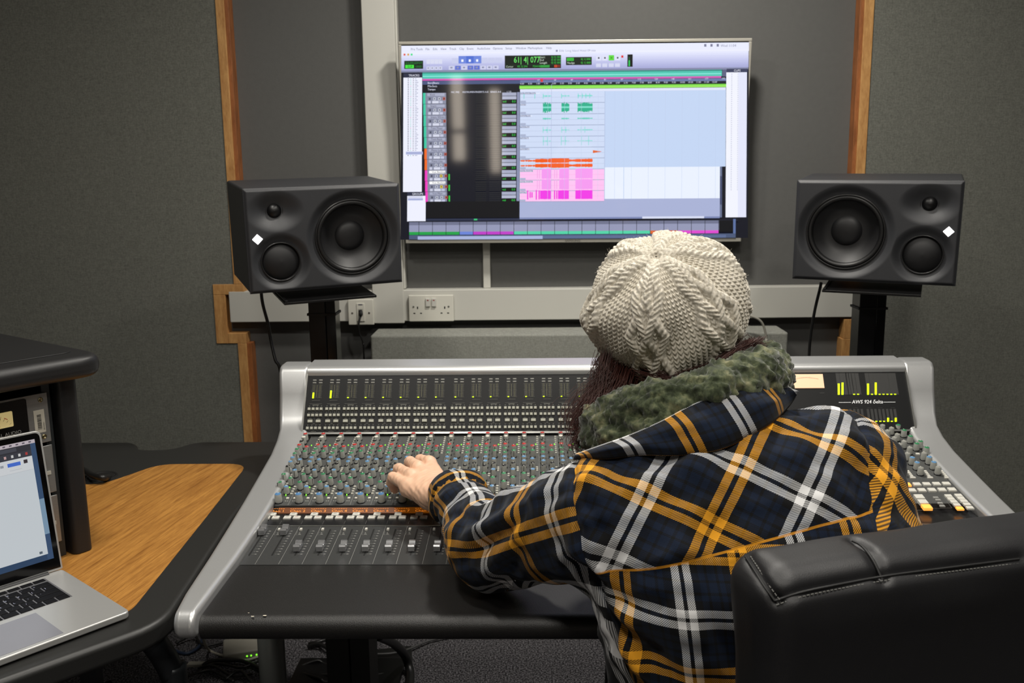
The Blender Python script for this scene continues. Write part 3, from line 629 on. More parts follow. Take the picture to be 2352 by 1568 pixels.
# centre section of the bridge: VU meter, bar meters, model text
def mpx(x, y): return onpl(x, y, 1.955, .885, .115/.073)
def mloc(x, y): q = mN.inverted() @ Vector(mpx(x, y)); return q.x, q.y
z5 = lambda x, y: (1760+x/3.824, 820+y/3.824)
def mrect(mb, x0, y0, x1, y1, z): a = mloc(*z5(x0, y1)); b = mloc(*z5(x1, y0)); mb.rect(a[0], b[0], a[1], b[1], z); return a, b
mb = MB(); mb.M = mN; a = mloc(*z5(212, 275)); b = mloc(*z5(494, 150)); mb.box(a[0], b[0], a[1], b[1], 0, .002); vu = cb(mb, 'vu_meter', mat('vu_lit', 'e8c4a4', .3, emit=.42, ecol='ffc090'), bevel=.0006); vu['label'] = 'glowing peach needle meter'
mb = MB(); mb.M = mN
pts = [(a[0]+(b[0]-a[0])*t, a[1]+(b[1]-a[1])*(.55+.2*sin(pi*t)), .0024) for t in np.linspace(.2, .85, 12)]; mb.tube(pts, .0002, 4)
for t in np.linspace(.25, .6, 8): mb.rect(a[0]+(b[0]-a[0])*t, a[0]+(b[0]-a[0])*t+.0003, a[1]+(b[1]-a[1])*.72, a[1]+(b[1]-a[1])*.82, .0024)
mb.rect(a[0]+.004, a[0]+.0045, a[1]+.002, b[1]-.006, .0024); cb(mb, 'scale', mat('ink_grey', '8a6a60', .6), parent=vu)
mb2 = MB(); mb2.M = mN
lm = MB(); lm.M = mN
tops = [(635, 225), (668, 215), (770, 330), (805, 330), (892, 230), (927, 325), (960, 222), (994, 325), (1028, 325), (1062, 325), (1096, 325), (1130, 322)]
for x, y0 in tops+[(700, 328), (720, 328), (745, 328)]:
    mrect(mb2, x-2.2, 140, x+2.2, 330, .0006)
    if x in (700, 720, 745): continue
    for k in range(max(1, int((330-y0)/9))): mrect(lm, x-8, 324-k*9, x+8, 331-k*9, .0014)
for j, y in enumerate((135, 168, 200, 232, 264, 296, 328)): mrect(mb2, 615, y, 690, y+2, .0005); mrect(mb2, 750, y, 815, y+2, .0005); mrect(mb2, 875, y, 1145, y+2, .0005)
for i, x in enumerate((745, 779, 812, 845, 898, 932, 965, 1000, 1033, 1068, 1101, 1135)):
    mrect(mb2, x-2.2, 455, x+2.2, 565, .0006)
    for k in range({10: 1, 9: 4, 11: 4}.get(i, 1)): mrect(lm, x-8, 561-k*9, x+8, 568-k*9, .0014)
for x in (640, 785, 905, 1000, 1110): mrect(mb2, x-22, 124, x+22, 127, .0005); mrect(mb2, x-20, 443, x+20, 446, .0005)
mrect(mb2, 470, 312, 510, 318, .0005)
for y in (158, 190): mrect(mb2, 128, y-5, 170, y+2, .0006)
mrect(lm, 134, 218, 160, 226, .0014)
cb(mb2, 'meter_scale_print', mat('faint_tick', '2c2c2b', .6)); cb(lm, 'master_meter_segments', led_y)['kind'] = 'stuff'
mb = MB(); mb.M = mN; a = mloc(*z5(752, 408)); mb.text('AWS 924 \u03b4elta', a[0], a[1], .0118, z=.0008, sx=.92, shear=.25)
q = mloc(*z5(636, 398)); mb.rect(q[0], mloc(*z5(745, 398))[0], q[1]-.0004, q[1]+.0004, .0008); q2 = mloc(*z5(1025, 388)); mb.rect(q2[0], mloc(*z5(1132, 388))[0], q[1]-.0004, q[1]+.0004, .0008)
o = cb(mb, 'model_lettering', mat('lettering_white', 'f0f0f0', .5, emit=.25))
# channel panel
KS = .161; kz = lambda y: .831+(y-1.664)*KS
kN = frame((0, 1.650, kz(1.650)), (1, 0, 0), (0, 1, KS)); kc = sqrt(1+KS*KS)
def kv(y): return (y-1.650)*kc
mb = MB(); mb.M = kN; mb.box(-.4985, .810, 0, kv(1.972), -.006, 0); cb(mb, 'channel_panel', panel_m)
pr_ = MB(); pr_.M = kN; bt = []; P = []
KR = [('red', .19, 1.9325), ('white', .19, 1.9163), ('black', .20, 1.8958), ('red', .19, 1.878), ('red', .64, 1.869), ('green', .19, 1.8583), ('green', .66, 1.8473), ('green', .20, 1.8381),
      ('blue', .20, 1.8188), ('blue', .64, 1.8095), ('blue', .21, 1.8002), ('black', .66, 1.7898), ('black', .20, 1.7791), ('blue', .66, 1.7631), ('green', .21, 1.7457), ('green', .67, 1.7294),
      ('green', .23, 1.7126), ('blue', .67, 1.6947), ('big', .48, 1.6623)]
for i in range(24):
    x0 = chx(i)
    pr_.m = 0; pr_.rect(x0-.0002, x0+.0002, kv(1.651), kv(1.955), .0004)
    pr_.m = 2; pr_.rect(x0, x0+U, kv(1.957), kv(1.9715), .0006)
    pr_.m = 0; pr_.text(str(i+1), x0+U*.6, kv(1.960), .010, z=.001, align='CENTER')
    for c, fx, y in KR:
        P.append((c, x0+fx*U, y, i))
        for k in range(7):
            a = radians(-130+k*43); R_ = .0074 if c == 'big' else .0062; X, Y = x0+fx*U+R_*sin(a), kv(y)+R_*cos(a); pr_.rect(X-.0005, X+.0005, Y-.0004, Y+.0004, .0004)
    for k in range(9): bt.append((x0+.90*U-.0*k, kv(1.944-k*.0098), .0020, .0011))
    for y in (1.800, 1.793, 1.786): bt.append((x0+.88*U, kv(y), .0022, .0010))
    for y in (1.722, 1.712, 1.703, 1.694): bt.append((x0+.90*U, kv(y), .0024, .0012))
    for y in (1.772, 1.764, 1.735, 1.727): bt.append((x0+.43*U, kv(y), .0022, .0011))
    bt.append((x0+.20*U, kv(1.694), .0052, .0014))
    for fx in (.18, .83): bt.append((x0+fx*U, kv(1.676), .0026, .0022))
    for k in range(26):
        y = 1.94-k*.0105; pr_.rect(x0+.02*U, x0+.02*U+.0018, kv(y), kv(y)+.0005, .0004); pr_.rect(x0+.46*U, x0+.46*U+.0014, kv(y), kv(y)+.0005, .0004)
    for fx in (.13, .23, .78, .88): pr_.rect(x0+fx*U-.0012, x0+fx*U+.0012, kv(1.6655), kv(1.6675), .0004)
cb(pr_, 'panel_print', [mat('panel_ink', '9a9a94', .6), lgrey_m, mat('blue_strip', '0e1f48', .5)])
mb = MB(); mb.M = kN
for x, v, a, b_ in bt: mb.bbox(x-a, x+a, v-b_, v+b_, 0, .0022, .0004)
o = cb(mb, 'channel_buttons', mat('small_white_button', 'd6d4c8', .45)); o['kind'] = 'stuff'; o['label'] = 'tiny white rectangular buttons between the knobs'
mb = MB(); mb.M = kN
for i in range(24): mb.m = 0; mb.lathe([(.0011, 0), (.0011, .0016), (.0004, .002)], 8, 'Z', (chx(i)+.82*U, kv(1.882), .012))
for i in range(24): mb.m = 0; mb.lathe([(.0012, 0), (.0012, .0016), (.0004, .002)], 8, 'Z', (chx(i)+.67*U, kv(1.687), .001))
for i in range(2): mb.m = 0; mb.lathe([(.0012, 0), (.0012, .0016), (.0004, .002)], 8, 'Z', (chx(i)+.66*U, kv(1.718), .001)); mb.m = 1; mb.lathe([(.0016, 0), (.0016, .0018), (.0006, .0024)], 8, 'Z', (chx(i)+.68*U, kv(1.698), .001))
cb(mb, 'status_lights', [led_g, led_r])['kind'] = 'stuff'
# knobs: shared meshes, the nearest hundred as parts
kb_m = mat('knob_grey', '9a9b95', .5, noise=.04); kdark = mat('knob_skirt', '18181a', .45)
capc = {'red': 'b02a28', 'white': 'd2d0c6', 'black': '101012', 'green': '2f7a50', 'blue': '5a86ae', 'big': '4f7aa6', 'grey': '8e8e88'}
def knob_mb(mb, c, rot, base=(0, 0, 0), merged=False):
    r, h = (.0074, .0180) if c == 'big' else (.0064, .0160) if c == 'centre' else (.0056, .0165)
    M0 = mb.M.copy(); mb.M = M0 @ T(*base) @ Matrix.Rotation(rot, 4, 'Z')
    mb.m = 1; mb.lathe([(r*1.12, 0), (r*1.12, .0022), (r*1.0, .0028)], 14)
    mb.m = 0; mb.lathe([(r, .0026), (r*.86, h-.0006), (r*.80, h)], 14)
    mb.m = 2; mb.box(-.0004, .0004, r*.84, r*1.015, .003, h-.0004); mb.M = M0
def cap_mb(mb, c, rot, base=(0, 0, 0)):
    r, h = (.0074, .0180) if c == 'big' else (.0064, .0160) if c == 'centre' else (.0056, .0165)
    M0 = mb.M.copy(); mb.M = M0 @ T(*base) @ Matrix.Rotation(rot, 4, 'Z')
    mb.lathe([(r*.78, h-.0004), (r*.76, h+.0005), (r*.5, h+.0010)], 14); mm = mb.m; mb.m = 1 if not mm else 8; mb.box(-.0004, .0004, r*.15, r*.75, h+.0006, h+.0013); mb.m = mm; mb.M = M0
capm = {k: mat('cap_'+k, v, .35) for k, v in capc.items()}; ptr_m = mat('pointer_white', 'd8d8d0', .5)
kmats = [kb_m, kdark, mat('pointer_dark', '1c1c1c', .5)]
meshes = {}
def knob_mesh(c):
    if c not in meshes:
        mb = MB(); knob_mb(mb, c, 0); k = mb.mesh('knob', kmats); k.shade_smooth(); k.set_sharp_from_angle(angle=radians(40))
        mb = MB(); cc = c if c != 'centre' else 'grey'; cap_mb(mb, c, 0); q = mb.mesh('knob_cap', [capm[cc], ptr_m]); q.shade_smooth(); q.set_sharp_from_angle(angle=radians(40)); meshes[c] = (k, q)
    return meshes[c]
kr = random.Random(3)
P2 = []
for c, x, y, i in P:
    rot = kr.choice([0, 0, 0, 0, .6, -.5, 2.2, -2.2, pi]) if c != 'big' else 0
    vis = i < 16 and not (6 <= i <= 8 and y < 1.74)
    P2.append((c, x, y, rot, vis and (i < 12 or y > 1.8)))
P2.sort(key=lambda q: (not q[4], q[2]))
conM = Matrix.Translation((.156, 1.7, 0)).inverted() @ kN
for n, (c, x, y, rot, v) in enumerate(P2[:99]):
    k, q = knob_mesh(c)
    o = obj_from('knob', k, con); o.matrix_local = conM @ T(x, kv(y), 0) @ Matrix.Rotation(rot, 4, 'Z')
    cp = obj_from('knob_cap', q, o); cp['label'] = {'big': 'blue', }.get(c, c)+' knob cap'
mb = MB(); mb.M = kN; cm = MB(); cm.M = kN; order = ['red', 'white', 'black', 'green', 'blue', 'big', 'grey']
for c, x, y, rot, v in P2[99:]:
    knob_mb(mb, c, rot, (x, kv(y), 0)); cm.m = order.index(c)+1; cap_mb(cm, c, rot, (x, kv(y), 0))
# centre section knobs
CK = [(885, 605, 'blue'), (1022, 600, 0), (1158, 598, 'green'), (963, 628, 'blue'), (1102, 625, 0), (1212, 645, 'green'), (930, 652, 'blue'), (1067, 650, 0), (1153, 680, 0), (1267, 697, 'green'), (975, 712, 0), (1127, 710, 0), (1212, 742, 0), (1355, 742, 'green'), (915, 745, 0), (1057, 740, 0), (1022, 765, 0), (1175, 767, 0), (1322, 762, 'green'), (963, 790, 0), (1105, 795, 0), (1262, 797, 0), (1410, 797, 'green'), (948, 850, 0), (1097, 848, 0), (1242, 848, 0), (1388, 845, 0), (990, 890, 'blue'), (1138, 888, 'blue'), (1283, 885, 'blue'), (1432, 880, 'blue'), (1022, 935, 'blue'), (1172, 932, 'blue'), (1325, 928, 'blue'), (1472, 925, 'blue'), (1060, 985, 0), (1210, 980, 0), (1360, 975, 0), (1512, 970, 0), (1057, 1232, 'big')]
for ca in ((890-1097+948, 0), ): pass
CK += [(800, 850, 0), (845, 892, 'blue'), (877, 937, 'blue'), (912, 988, 0), (870, 795, 0), (650, 850, 0), (695, 892, 'blue'), (727, 937, 'blue'), (762, 988, 0)]
capz = .0148
def kfull(x, y, off): p = onpl(*z5(x, y), 1.664, .831+off*kc, KS); q = kN.inverted() @ Vector(p); return q.x, q.y
for x, y, c in CK:
    a, b_ = kfull(x, y, capz); c2 = 'big' if c == 'big' else 'centre'
    knob_mb(mb, c2, kr.uniform(-.6, .6), (a, b_, 0)); cm.m = order.index(c if c else 'grey')+1; cap_mb(cm, c2, 0, (a, b_, 0))
o = cb(mb, 'knob', kmats); o['kind'] = 'stuff'; o['label'] = 'dense field of small grey knobs on the far channels and centre section'; autosmooth(o, 40)
o2 = cb(cm, 'knob_cap', [ptr_m]+[capm[k] for k in order]+[ptr_m], parent=o); o2['kind'] = 'stuff'; autosmooth(o2, 40)
# bright cap edge on the small buttons of the centre section
btn_w = mat('white_key', 'cfcdc4', .4); btn_o = mat('lit_orange_key', 'ffb054', .4, emit=1.0, ecol='ffa040'); btn_p = mat('lit_pink_key', 'ff5a80', .4, emit=.9, ecol='ff4a70'); btn_g = mat('grey_key', '8f8f8b', .45)
def key(x, y, wpx, dpx, m, h=.004, name='button', lab=None):
    a, b_ = kfull(x, y, h); c, _ = kfull(x+wpx, y, h); _, d = kfull(x, y-dpx, h); hx, hy = abs(c-a)/2, abs(d-b_)/2
    mb = MB(); mb.M = kN; mb.bbox(a-hx, a+hx, b_-hy, b_+hy, 0, h, .0009); o = cb(mb, name, m, smooth=False)
    if lab: o['label'] = lab
    return o
for i, x in enumerate((1150, 1237, 1325, 1410, 1497, 1583)): key(x, 1112-i*1.8, 64, 24, btn_o if i == 1 else btn_w, lab='lit orange button' if i == 1 else None)
for i, x in enumerate((1192, 1281, 1368, 1456, 1545, 1632)): key(x, 1163-i*1.8, 66, 26, btn_o if i == 0 else btn_w, lab='lit orange button' if i == 0 else None)
key(1055, 1152, 50, 26, btn_p, lab='lit pink button'); key(1040, 1122, 30, 14, btn_w); key(1050, 1328, 78, 36, btn_w, .007); key(1140, 1326, 80, 36, btn_w, .007)
for i, (x, y) in enumerate([(1602, 1212), (1625, 1238), (1650, 1263), (1676, 1290), (1702, 1320)]): key(x, y, 60, 22, btn_o if i == 4 else btn_w, lab='lit orange button' if i == 4 else None); key(x+88, y-5, 62, 22, btn_w)
for x, y in [(1195, 1212), (1210, 1232), (1230, 1255), (1245, 1278), (1265, 1300), (1283, 1325), (1490, 1227), (1510, 1248), (1528, 1275), (1547, 1300)]: key(x, y, 46, 13, btn_g, .003)
for i, (x, y) in enumerate([(1345, 1218), (1378, 1262), (1412, 1306)]): key(x, y, 78, 34, btn_o if i == 2 else btn_w, .006, lab='lit orange button' if i == 2 else None)
mb = MB(); mb.M = kN
for x, y in [(1125, 1010+40), (1108, 985+25), (1095, 1005)]: pass
for cx_ in (1135, 1288, 1440, 1590):
    for k in range(5): a, b_ = kfull(cx_-k*11, 1056-k*14, .002); mb.bbox(a-(.0052 if k == 0 else .003), a+(.0052 if k == 0 else .003), b_-.0022, b_+.0022, 0, .003, .0005)
for cx_, cy_ in ((1035, 855), (1180, 852), (1330, 848), (900, 680), (1040, 683)): a, b_ = kfull(cx_, cy_, .002); mb.bbox(a-.004, a+.004, b_-.0025, b_+.0025, 0, .003, .0005)
cb(mb, 'small_centre_buttons', btn_w)['kind'] = 'stuff'
pr_ = MB(); pr_.M = kN
def kline(x0, y0, x1, y1, wd=.0003):
    a = kfull(x0, y0, 0); b_ = kfull(x1, y1, 0); d = Vector((b_[0]-a[0], b_[1]-a[1])).normalized()*wd; pr_.quad((a[0]+d.y, a[1]-d.x, .0005), (b_[0]+d.y, b_[1]-d.x, .0005), (b_[0]-d.y, b_[1]+d.x, .0005), (a[0]-d.y, a[1]+d.x, .0005))
for c in ([(1125, 1222), (1300, 1218), (1380, 1345), (1220, 1350), (1125, 1222)], [(1400, 1222), (1545, 1218), (1630, 1325), (1465, 1330), (1400, 1222)]):
    for a, b_ in zip(c, c[1:]): kline(*a, *b_, .0002)
for x in (1010, 1160, 1310, 1455): kline(x-140, 830, x+60, 1080, .00025)
cb(pr_, 'centre_print', mat('ink_dim', '6c6c68', .6))
# display strip, channel keys
bN = frame((0, 1.581, .8135), (1, 0, 0), (0, 1, .0704))
def bv_(y): return (y-1.581)*1.0025
mb = MB(); mb.M = bN; mb.box(-.4985, .810, 0, bv_(1.652), -.008, 0); cb(mb, 'key_panel', mat('key_panel_dark', '1d1d1e', .22))
mb = MB(); mb.box(-.4985, .810, 1.6495, 1.6525, .812, kz(1.650)); cb(mb, 'channel_panel_edge', mat('edge_grey', '2e2e2d', .4))
dN = frame((0, 1.6372, .8178), (1, 0, 0), (0, .011, .0068))
mb = MB(); mb.M = dN; mb.box(-.490, chx(24)-.004, 0, .0135, -.004, .0004); dsp = cb(mb, 'display_strip', mat('amber_display', '4a2408', .3, emit=.26, ecol='a0560c')); dsp['label'] = 'long amber dot-matrix channel name display'
mb = MB(); mb.M = dN
for i in range(24):
    x = chx(i)+.006
    mb.text('Chan'+(' %d' % (i+1) if i < 9 else '%d' % (i+1)), x, .0028, .0068, z=.0007, sx=1.5)
    for k in range(7): mb.rect(x+k*.0043, x+k*.0043+.003, .0100, .0107, .0007)
cb(mb, 'display_text', mat('amber_text', 'e88a30', .4, emit=.6, ecol='ff9030'), parent=dsp)
mb = MB(); mb.M = bN; print_ = MB(); print_.M = bN
ck = MB().add([], [])
for i in range(24):
    x0 = chx(i)
    print_.rect(x0-.0004, x0+.0004, bv_(1.590), bv_(1.605), .0004); print_.rect(x0-.0002, x0+.0002, bv_(1.612), bv_(1.634), .0004)
    if 9 <= i and False: continue
    for (fx, y) in ((.31, 1.6305), (.11, 1.6165), (.56, 1.6165)):
        m_ = MB(); m_.M = bN; x = x0+fx*U+.003; m_.bbox(x-.0067, x+.0067, bv_(y-.0052), bv_(y+.0052), 0, .0034, .0011)
        if i < 23 or fx == .31: o = cb(m_, 'channel_key', btn_w, smooth=False)
        print_.m = 1 if fx > .5 and i % 2 == 0 or fx > .5 else 0
        print_.rect(x-.003, x+.003, bv_(y-.0005), bv_(y+.0005), .0036)
        print_.m = 0
cb(print_, 'key_print', [mat('key_ink', '4a4a48', .5), mat('key_ink_red', 'a04848', .5)])
mb = MB(); mb.box(-.4985, .810, 1.5795, 1.5825, .806, .8155); cb(mb, 'silver_divider', silverd_m)
# fader panel
fN = frame((0, 1.435, .804), (1, 0, 0), (0, 1, .0704))
def fv(y): return (y-1.435)*1.0025
mb = MB(); mb.M = fN; mb.box(-.4985, .810, 0, fv(1.5795), -.01, 0); cb(mb, 'fader_panel', mat('fader_panel_grey', '3a3b3b', .36, noise=.04, nscale=700))
pr_ = MB(); pr_.M = fN
for i in range(24):
    x0 = chx(i); pr_.m = 0; pr_.rect(x0-.0003, x0+.0003, fv(1.436), fv(1.579), .0004)
    pr_.m = 1; pr_.rect(x0+.50*U-.0014, x0+.50*U+.0014, fv(1.468), fv(1.568), .0004)
    pr_.m = 0
    for k in range(10):
        y = 1.472+k*.0098; pr_.rect(x0+.60*U, x0+.60*U+.0035, fv(y), fv(y)+.0005, .0004); pr_.rect(x0+.60*U+.0045, x0+.60*U+.008, fv(y)-.0008, fv(y)+.0012, .0004)
    pr_.rect(x0+.04*U, x0+.04*U+.0003, fv(1.545), fv(1.559), .0004); pr_.rect(x0+.04*U, x0+.30*U, fv(1.545), fv(1.5454), .0004); pr_.rect(x0+.14*U, x0+.2*U, fv(1.552), fv(1.554), .0004); pr_.rect(x0+.15*U, x0+.25*U, fv(1.547), fv(1.549), .0004)
    m_ = MB(); m_.M = fN; x = x0+.16*U; m_.bbox(x-.0022, x+.0022, fv(1.562), fv(1.568), 0, .0035, .0006); cb(m_, 'fader_key', btn_w, smooth=False)
cb(pr_, 'fader_print', [mat('fader_ink', '8c8c88', .5), blk_m])
fc = MB(); m_ = fc
prof = [(-.0125, 0), (-.0120, .0085), (-.0100, .0110), (-.0062, .0108), (-.0040, .0078), (-.0015, .0070), (.0015, .0070), (.0040, .0078), (.0062, .0108), (.0100, .0110), (.0120, .0085), (.0125, 0)]
m_.prism([(a, b_+.002) for a, b_ in prof], -.0055, .0055, 'X'); m_.m = 1; m_.box(-.001, .001, -.006, .006, -.002, .003)
fme = fc.mesh('fader_cap', [mat('fader_chrome', 'b8b9bb', .25, metal=.8), blk_m])
for i in range(24):
    y = 1.5535 if i < 2 else 1.4905; x = chx(i)+.50*U
    if i < 22:
        o = obj_from('fader_cap', fme, con); o.matrix_local = Matrix.Translation((.156, 1.7, 0)).inverted() @ fN @ T(x, fv(y), 0)
# white touch keypad right of the faders
mb = MB(); mb.M = fN
for r in range(4):
    for c in range(6):
        m0 = at(2022-c*27+0, 1194, Z=.815); 
        x = .533-c*.0172; y = 1.570-r*.0135; mb.box(x-.0080, x+.0080, fv(y)-.0062, fv(y)+.0062, 0, .0008)
cb(mb, 'touch_keypad', mat('keypad_white', 'c4c4c8', .35))
mb = MB(); mb.M = fN; mb.rect(.60, .66, fv(1.560), fv(1.5603), .0005); mb.rect(.60, .6003, fv(1.552), fv(1.560), .0005); mb.text('SSL', .625, fv(1.553), .008, z=.0005); cb(mb, 'fader_print_right', mat('ink_dim', '6c6c68', .6))
# arm rest
leath = mat('armrest_leather', '151413', .45, noise=.1, nscale=300, bump=.25, bscale=900)
ap = [(1.4335, .790), (1.4335, .8035), (1.40, .8045), (1.30, .8035), (1.262, .8030)]+[(1.262+.019*cos(a), .7840+.019*sin(a)) for a in np.linspace(pi/2, pi*1.5, 14)]+[(1.30, .764), (1.43, .750)]
mb = MB(); mb.prism(ap, -.4995, .8115, 'X'); arm = cb(mb, 'armrest', leath, smooth=True); autosmooth(arm, 30)
mb = MB()
for px, py, s_ in ((571, 1407, .0013), (580, 1415, .0026), (608, 1413, .0030)):
    p = at(px, py, Z=.8037); n = 7; mb.add([(p[0]+s_*(1+.4*sin(3.1*k))*cos(2*pi*k/n), p[1]+s_*.6*(1+.3*cos(2*k))*sin(2*pi*k/n), .8046-.0008*(p[1] < 1.27)) for k in range(n)], [tuple(range(n))])
cb(mb, 'scuff_mark', mat('scuff', 'c8c0ae', .7), parent=arm)
# legs
leg_m = mat('leg_grey_metal', '6f726f', .4, metal=.2)
p = at(624, 1500, Y=1.78)
mb = MB(); mb.lathe([(.028, .02), (.028, .74)], 32, 'Z', (p[0], 1.78, 0)); mb.box(p[0]-.04, p[0]+.04, 1.50, 2.05, 0, .03); cb(mb, 'leg', leg_m, smooth=True); autosmooth(con.children[-1], 40)
mb = MB(); mb.lathe([(.028, .02), (.028, .74)], 32, 'Z', (.70, 1.78, 0)); mb.box(.66, .74, 1.50, 2.05, 0, .03); cb(mb, 'leg', leg_m, smooth=True); autosmooth(con.children[-1], 40)
pa = at(750, 1500, Y=1.9); pb = at(848, 1500, Y=1.9)
mb = MB(); mb.box(pa[0], (pa[0]+pb[0])/2+.002, 1.9, 2.0, 0, .745).box((pa[0]+pb[0])/2+.006, pb[0], 1.9, 2.0, 0, .745); cb(mb, 'cable_column', blk_m)
# ------------------------------------------------------------------ corner desk with oak inlay
edge_m = mat('desk_edge_charcoal', '242423', .42, noise=.05, nscale=500, bump=.1, bscale=1500)
DZ = .785
def rounded(poly, r, n=6):      # round the corners of a polygon; r per corner
    out = []; m = len(poly)
    for i in range(m):
        p = np.array(poly[i], float); a = np.array(poly[i-1], float)-p; b = np.array(poly[(i+1) % m], float)-p; rr = r[i] if hasattr(r, '__len__') else r
        if rr <= 0: out.append(tuple(p)); continue
        la, lb = np.linalg.norm(a), np.linalg.norm(b); a /= la; b /= lb; d = min(rr, la*.45, lb*.45)
        for k in range(n+1): t = k/n; q = (1-t)**2*(p+a*d)+2*t*(1-t)*p+t*t*(p+b*d); out.append(tuple(q))
    return out
dk = [(-.562, 1.272), (-.598, 1.70), (-.618, 2.235), (-.87, 2.235), (-.905, 2.17), (-.985, 2.165), (-1.02, 2.235), (-1.9, 2.235), (-1.75, 1.55), (-1.30, .62), (-.98, .83)]
desk = thing('corner_desk', 'charcoal-edged corner desk with orange oak inlay, left of the mixing console', 'desk', (-1.1, 1.6, 0))
def db(mb, name, m, bevel=0, parent=None, seg=4, smooth=None, par=None, org=(-1.1, 1.6, 0)):
    mb.v = [(a-org[0], b-org[1], c-org[2]) for a, b, c in mb.v]; return mb.build(name, m, par or desk, bevel=bevel, seg=seg, smooth=smooth)
mb = MB(); mb.prism(rounded(dk, [.05, .0, .03, .04, .03, .03, .04, 0, 0, 0, .04])[::-1], DZ-.038, DZ); db(mb, 'desk_top', edge_m, .010)
wd = [(-.628, 1.300), (-.652, 1.70), (-.675, 2.045), (-.885, 2.045), (-.925, 1.96), (-.955, 1.905), (-1.03, 1.90), (-1.10, 1.96), (-1.7, 1.96), (-1.60, 1.45), (-1.30, 1.0), (-.86, 1.06)]
mb = MB(); mb.prism(rounded(wd, [.03, 0, .05, .06, .05, .05, .04, .03, 0, 0, 0, 0])[::-1], DZ-.002, DZ+.0006); db(mb, 'oak_inlay', oak_m)
p = at(232, 1094, Z=DZ); mb = MB(); mb.lathe([(.036, .0005), (.034, .002), (.030, .0005), (.028, -.002)], 32, 'Z', (p[0]-.0, p[1], DZ), caps=False); mb.lathe([(.029, .0004), (.028, .0006)], 32, 'Z', (p[0], p[1], DZ)); db(mb, 'cable_grommet', blk_m, smooth=True)
steel = mat('desk_steel', '24272a', .38, metal=.5)
mb = MB(); q0 = at(345, 1440, Z=.735); 
pts = [at(318, 1425, Z=.742), at(345, 1462, Y=1.30), at(372, 1500, Y=1.32), at(395, 1545, Y=1.33), at(405, 1600, Y=1.33)]
pts.append((pts[-1][0], 1.33, .05)); mb.tube(smooth_path(pts), .020, 12); mb.box(pts[-1][0]-.03, pts[-1][0]+.03, 1.0, 1.36, 0, .05); db(mb, 'leg', steel, smooth=True); autosmooth(desk.children[-1], 40)
mb = MB(); L = np.array([-.68, -.73]); a = np.array([-.66, 1.33]); 
for z0, z1, s0, s1 in ((.60, .66, .02, .9), (.42, .45, .02, .9)):
    P0 = a+L*s0; P1 = a+L*s1; nrm = np.array([.73, -.68])*.008
    mb.prism([tuple(P0+nrm), tuple(P0-nrm), tuple(P1-nrm), tuple(P1+nrm)], z0, z1)
for s0 in (.05, .5): P0 = a+L*s0; mb.box(P0[0]-.012, P0[0]+.012, P0[1]-.012, P0[1]+.012, .0, .75)
db(mb, 'under_frame', steel)
mb = MB(); mb.box(-1.70, -1.64, 1.5, 2.1, 0, .745); db(mb, 'leg', steel)
c = [at(262, 1088, Z=DZ+.012), at(245, 1100, Z=DZ+.012), at(215, 1098, Z=DZ+.018), at(195, 1080, Z=DZ+.02), at(180, 1070, Z=DZ+.02)]
c = [at(250, 1096, Z=DZ-.0)]+[at(238, 1097, Z=DZ+.015), at(215, 1092, Z=DZ+.016), at(195, 1080, Z=DZ+.012), at(170, 1072, Z=DZ+.010)]
t = thing('power_cable', 'thick black cable going down the round hole in the oak desk', 'cable', tuple(c[0])); loc_tube(t, 'cord', smooth_path(c), .007, dark_m, 10)
# ------------------------------------------------------------------ rack cabinet
Lx, By = np.array([-.585, -.811]), np.array([-.811, .585])
org = np.array([-.800, 1.545])       # right front corner of the cabinet body
rc = thing('rack_cabinet', 'black equipment rack with thick rounded top, standing on the oak desk', 'rack cabinet', (org[0], org[1], DZ+.0012))
RMx = frame((0, 0, 0), (-Lx[0], -Lx[1], 0), (By[0], By[1], 0))      # local: x to the right, y backwards
rcm = mat('rack_black', '1b1b1c', .45, noise=.06, nscale=400, bump=.1, bscale=900)
def rb(mb_, name, m, bevel=0, par=None, seg=4): mb_.v = [tuple(RMx @ Vector(v)) for v in mb_.v]; return mb_.build(name, m, par or rc, bevel=bevel, seg=seg)
RW = .56; RHt = .322
mb = MB(); mb.prism(rounded([(.035, -.045), (.035, .46), (-RW-.035, .46), (-RW-.035, -.045)], [.05, .05, .05, .05]), RHt, RHt+.040); rb(mb, 'top_board', rcm, .017, seg=5)
mb = MB(); mb.prism(rounded([(.005, .005), (.005, .43), (-RW-.005, .43), (-RW-.005, .005)], [.03]*4), RHt+.0398, RHt+.0415); rb(mb, 'top_inset', rcm, .001)
mb = MB(); mb.prism(rounded([(0, 0), (0, .05), (-.036, .05), (-.036, 0)], .014), 0, RHt); rb(mb, 'corner_post', rcm, .002)
mb = MB(); mb.prism(rounded([(-RW, 0), (-RW, .05), (-RW+.042, .05), (-RW+.042, 0)], .014), 0, RHt); rb(mb, 'corner_post', rcm, .002)
mb = MB(); mb.box(-.018, -.004, .05, .43, .0, RHt); rb(mb, 'side_panel', rcm)
mb = MB(); mb.box(-RW+.004, -RW+.018, .05, .43, .0, RHt); rb(mb, 'side_panel', rcm)
mb = MB(); mb.box(-RW+.018, -.018, .42, .43, .0, RHt); rb(mb, 'back_panel', rcm)
mb = MB(); mb.box(-.056, -.0425, .018, .022, 0.0, RHt); rb(mb, 'rack_rail', mat('rack_rail_grey', '3c4144', .35, metal=.6))
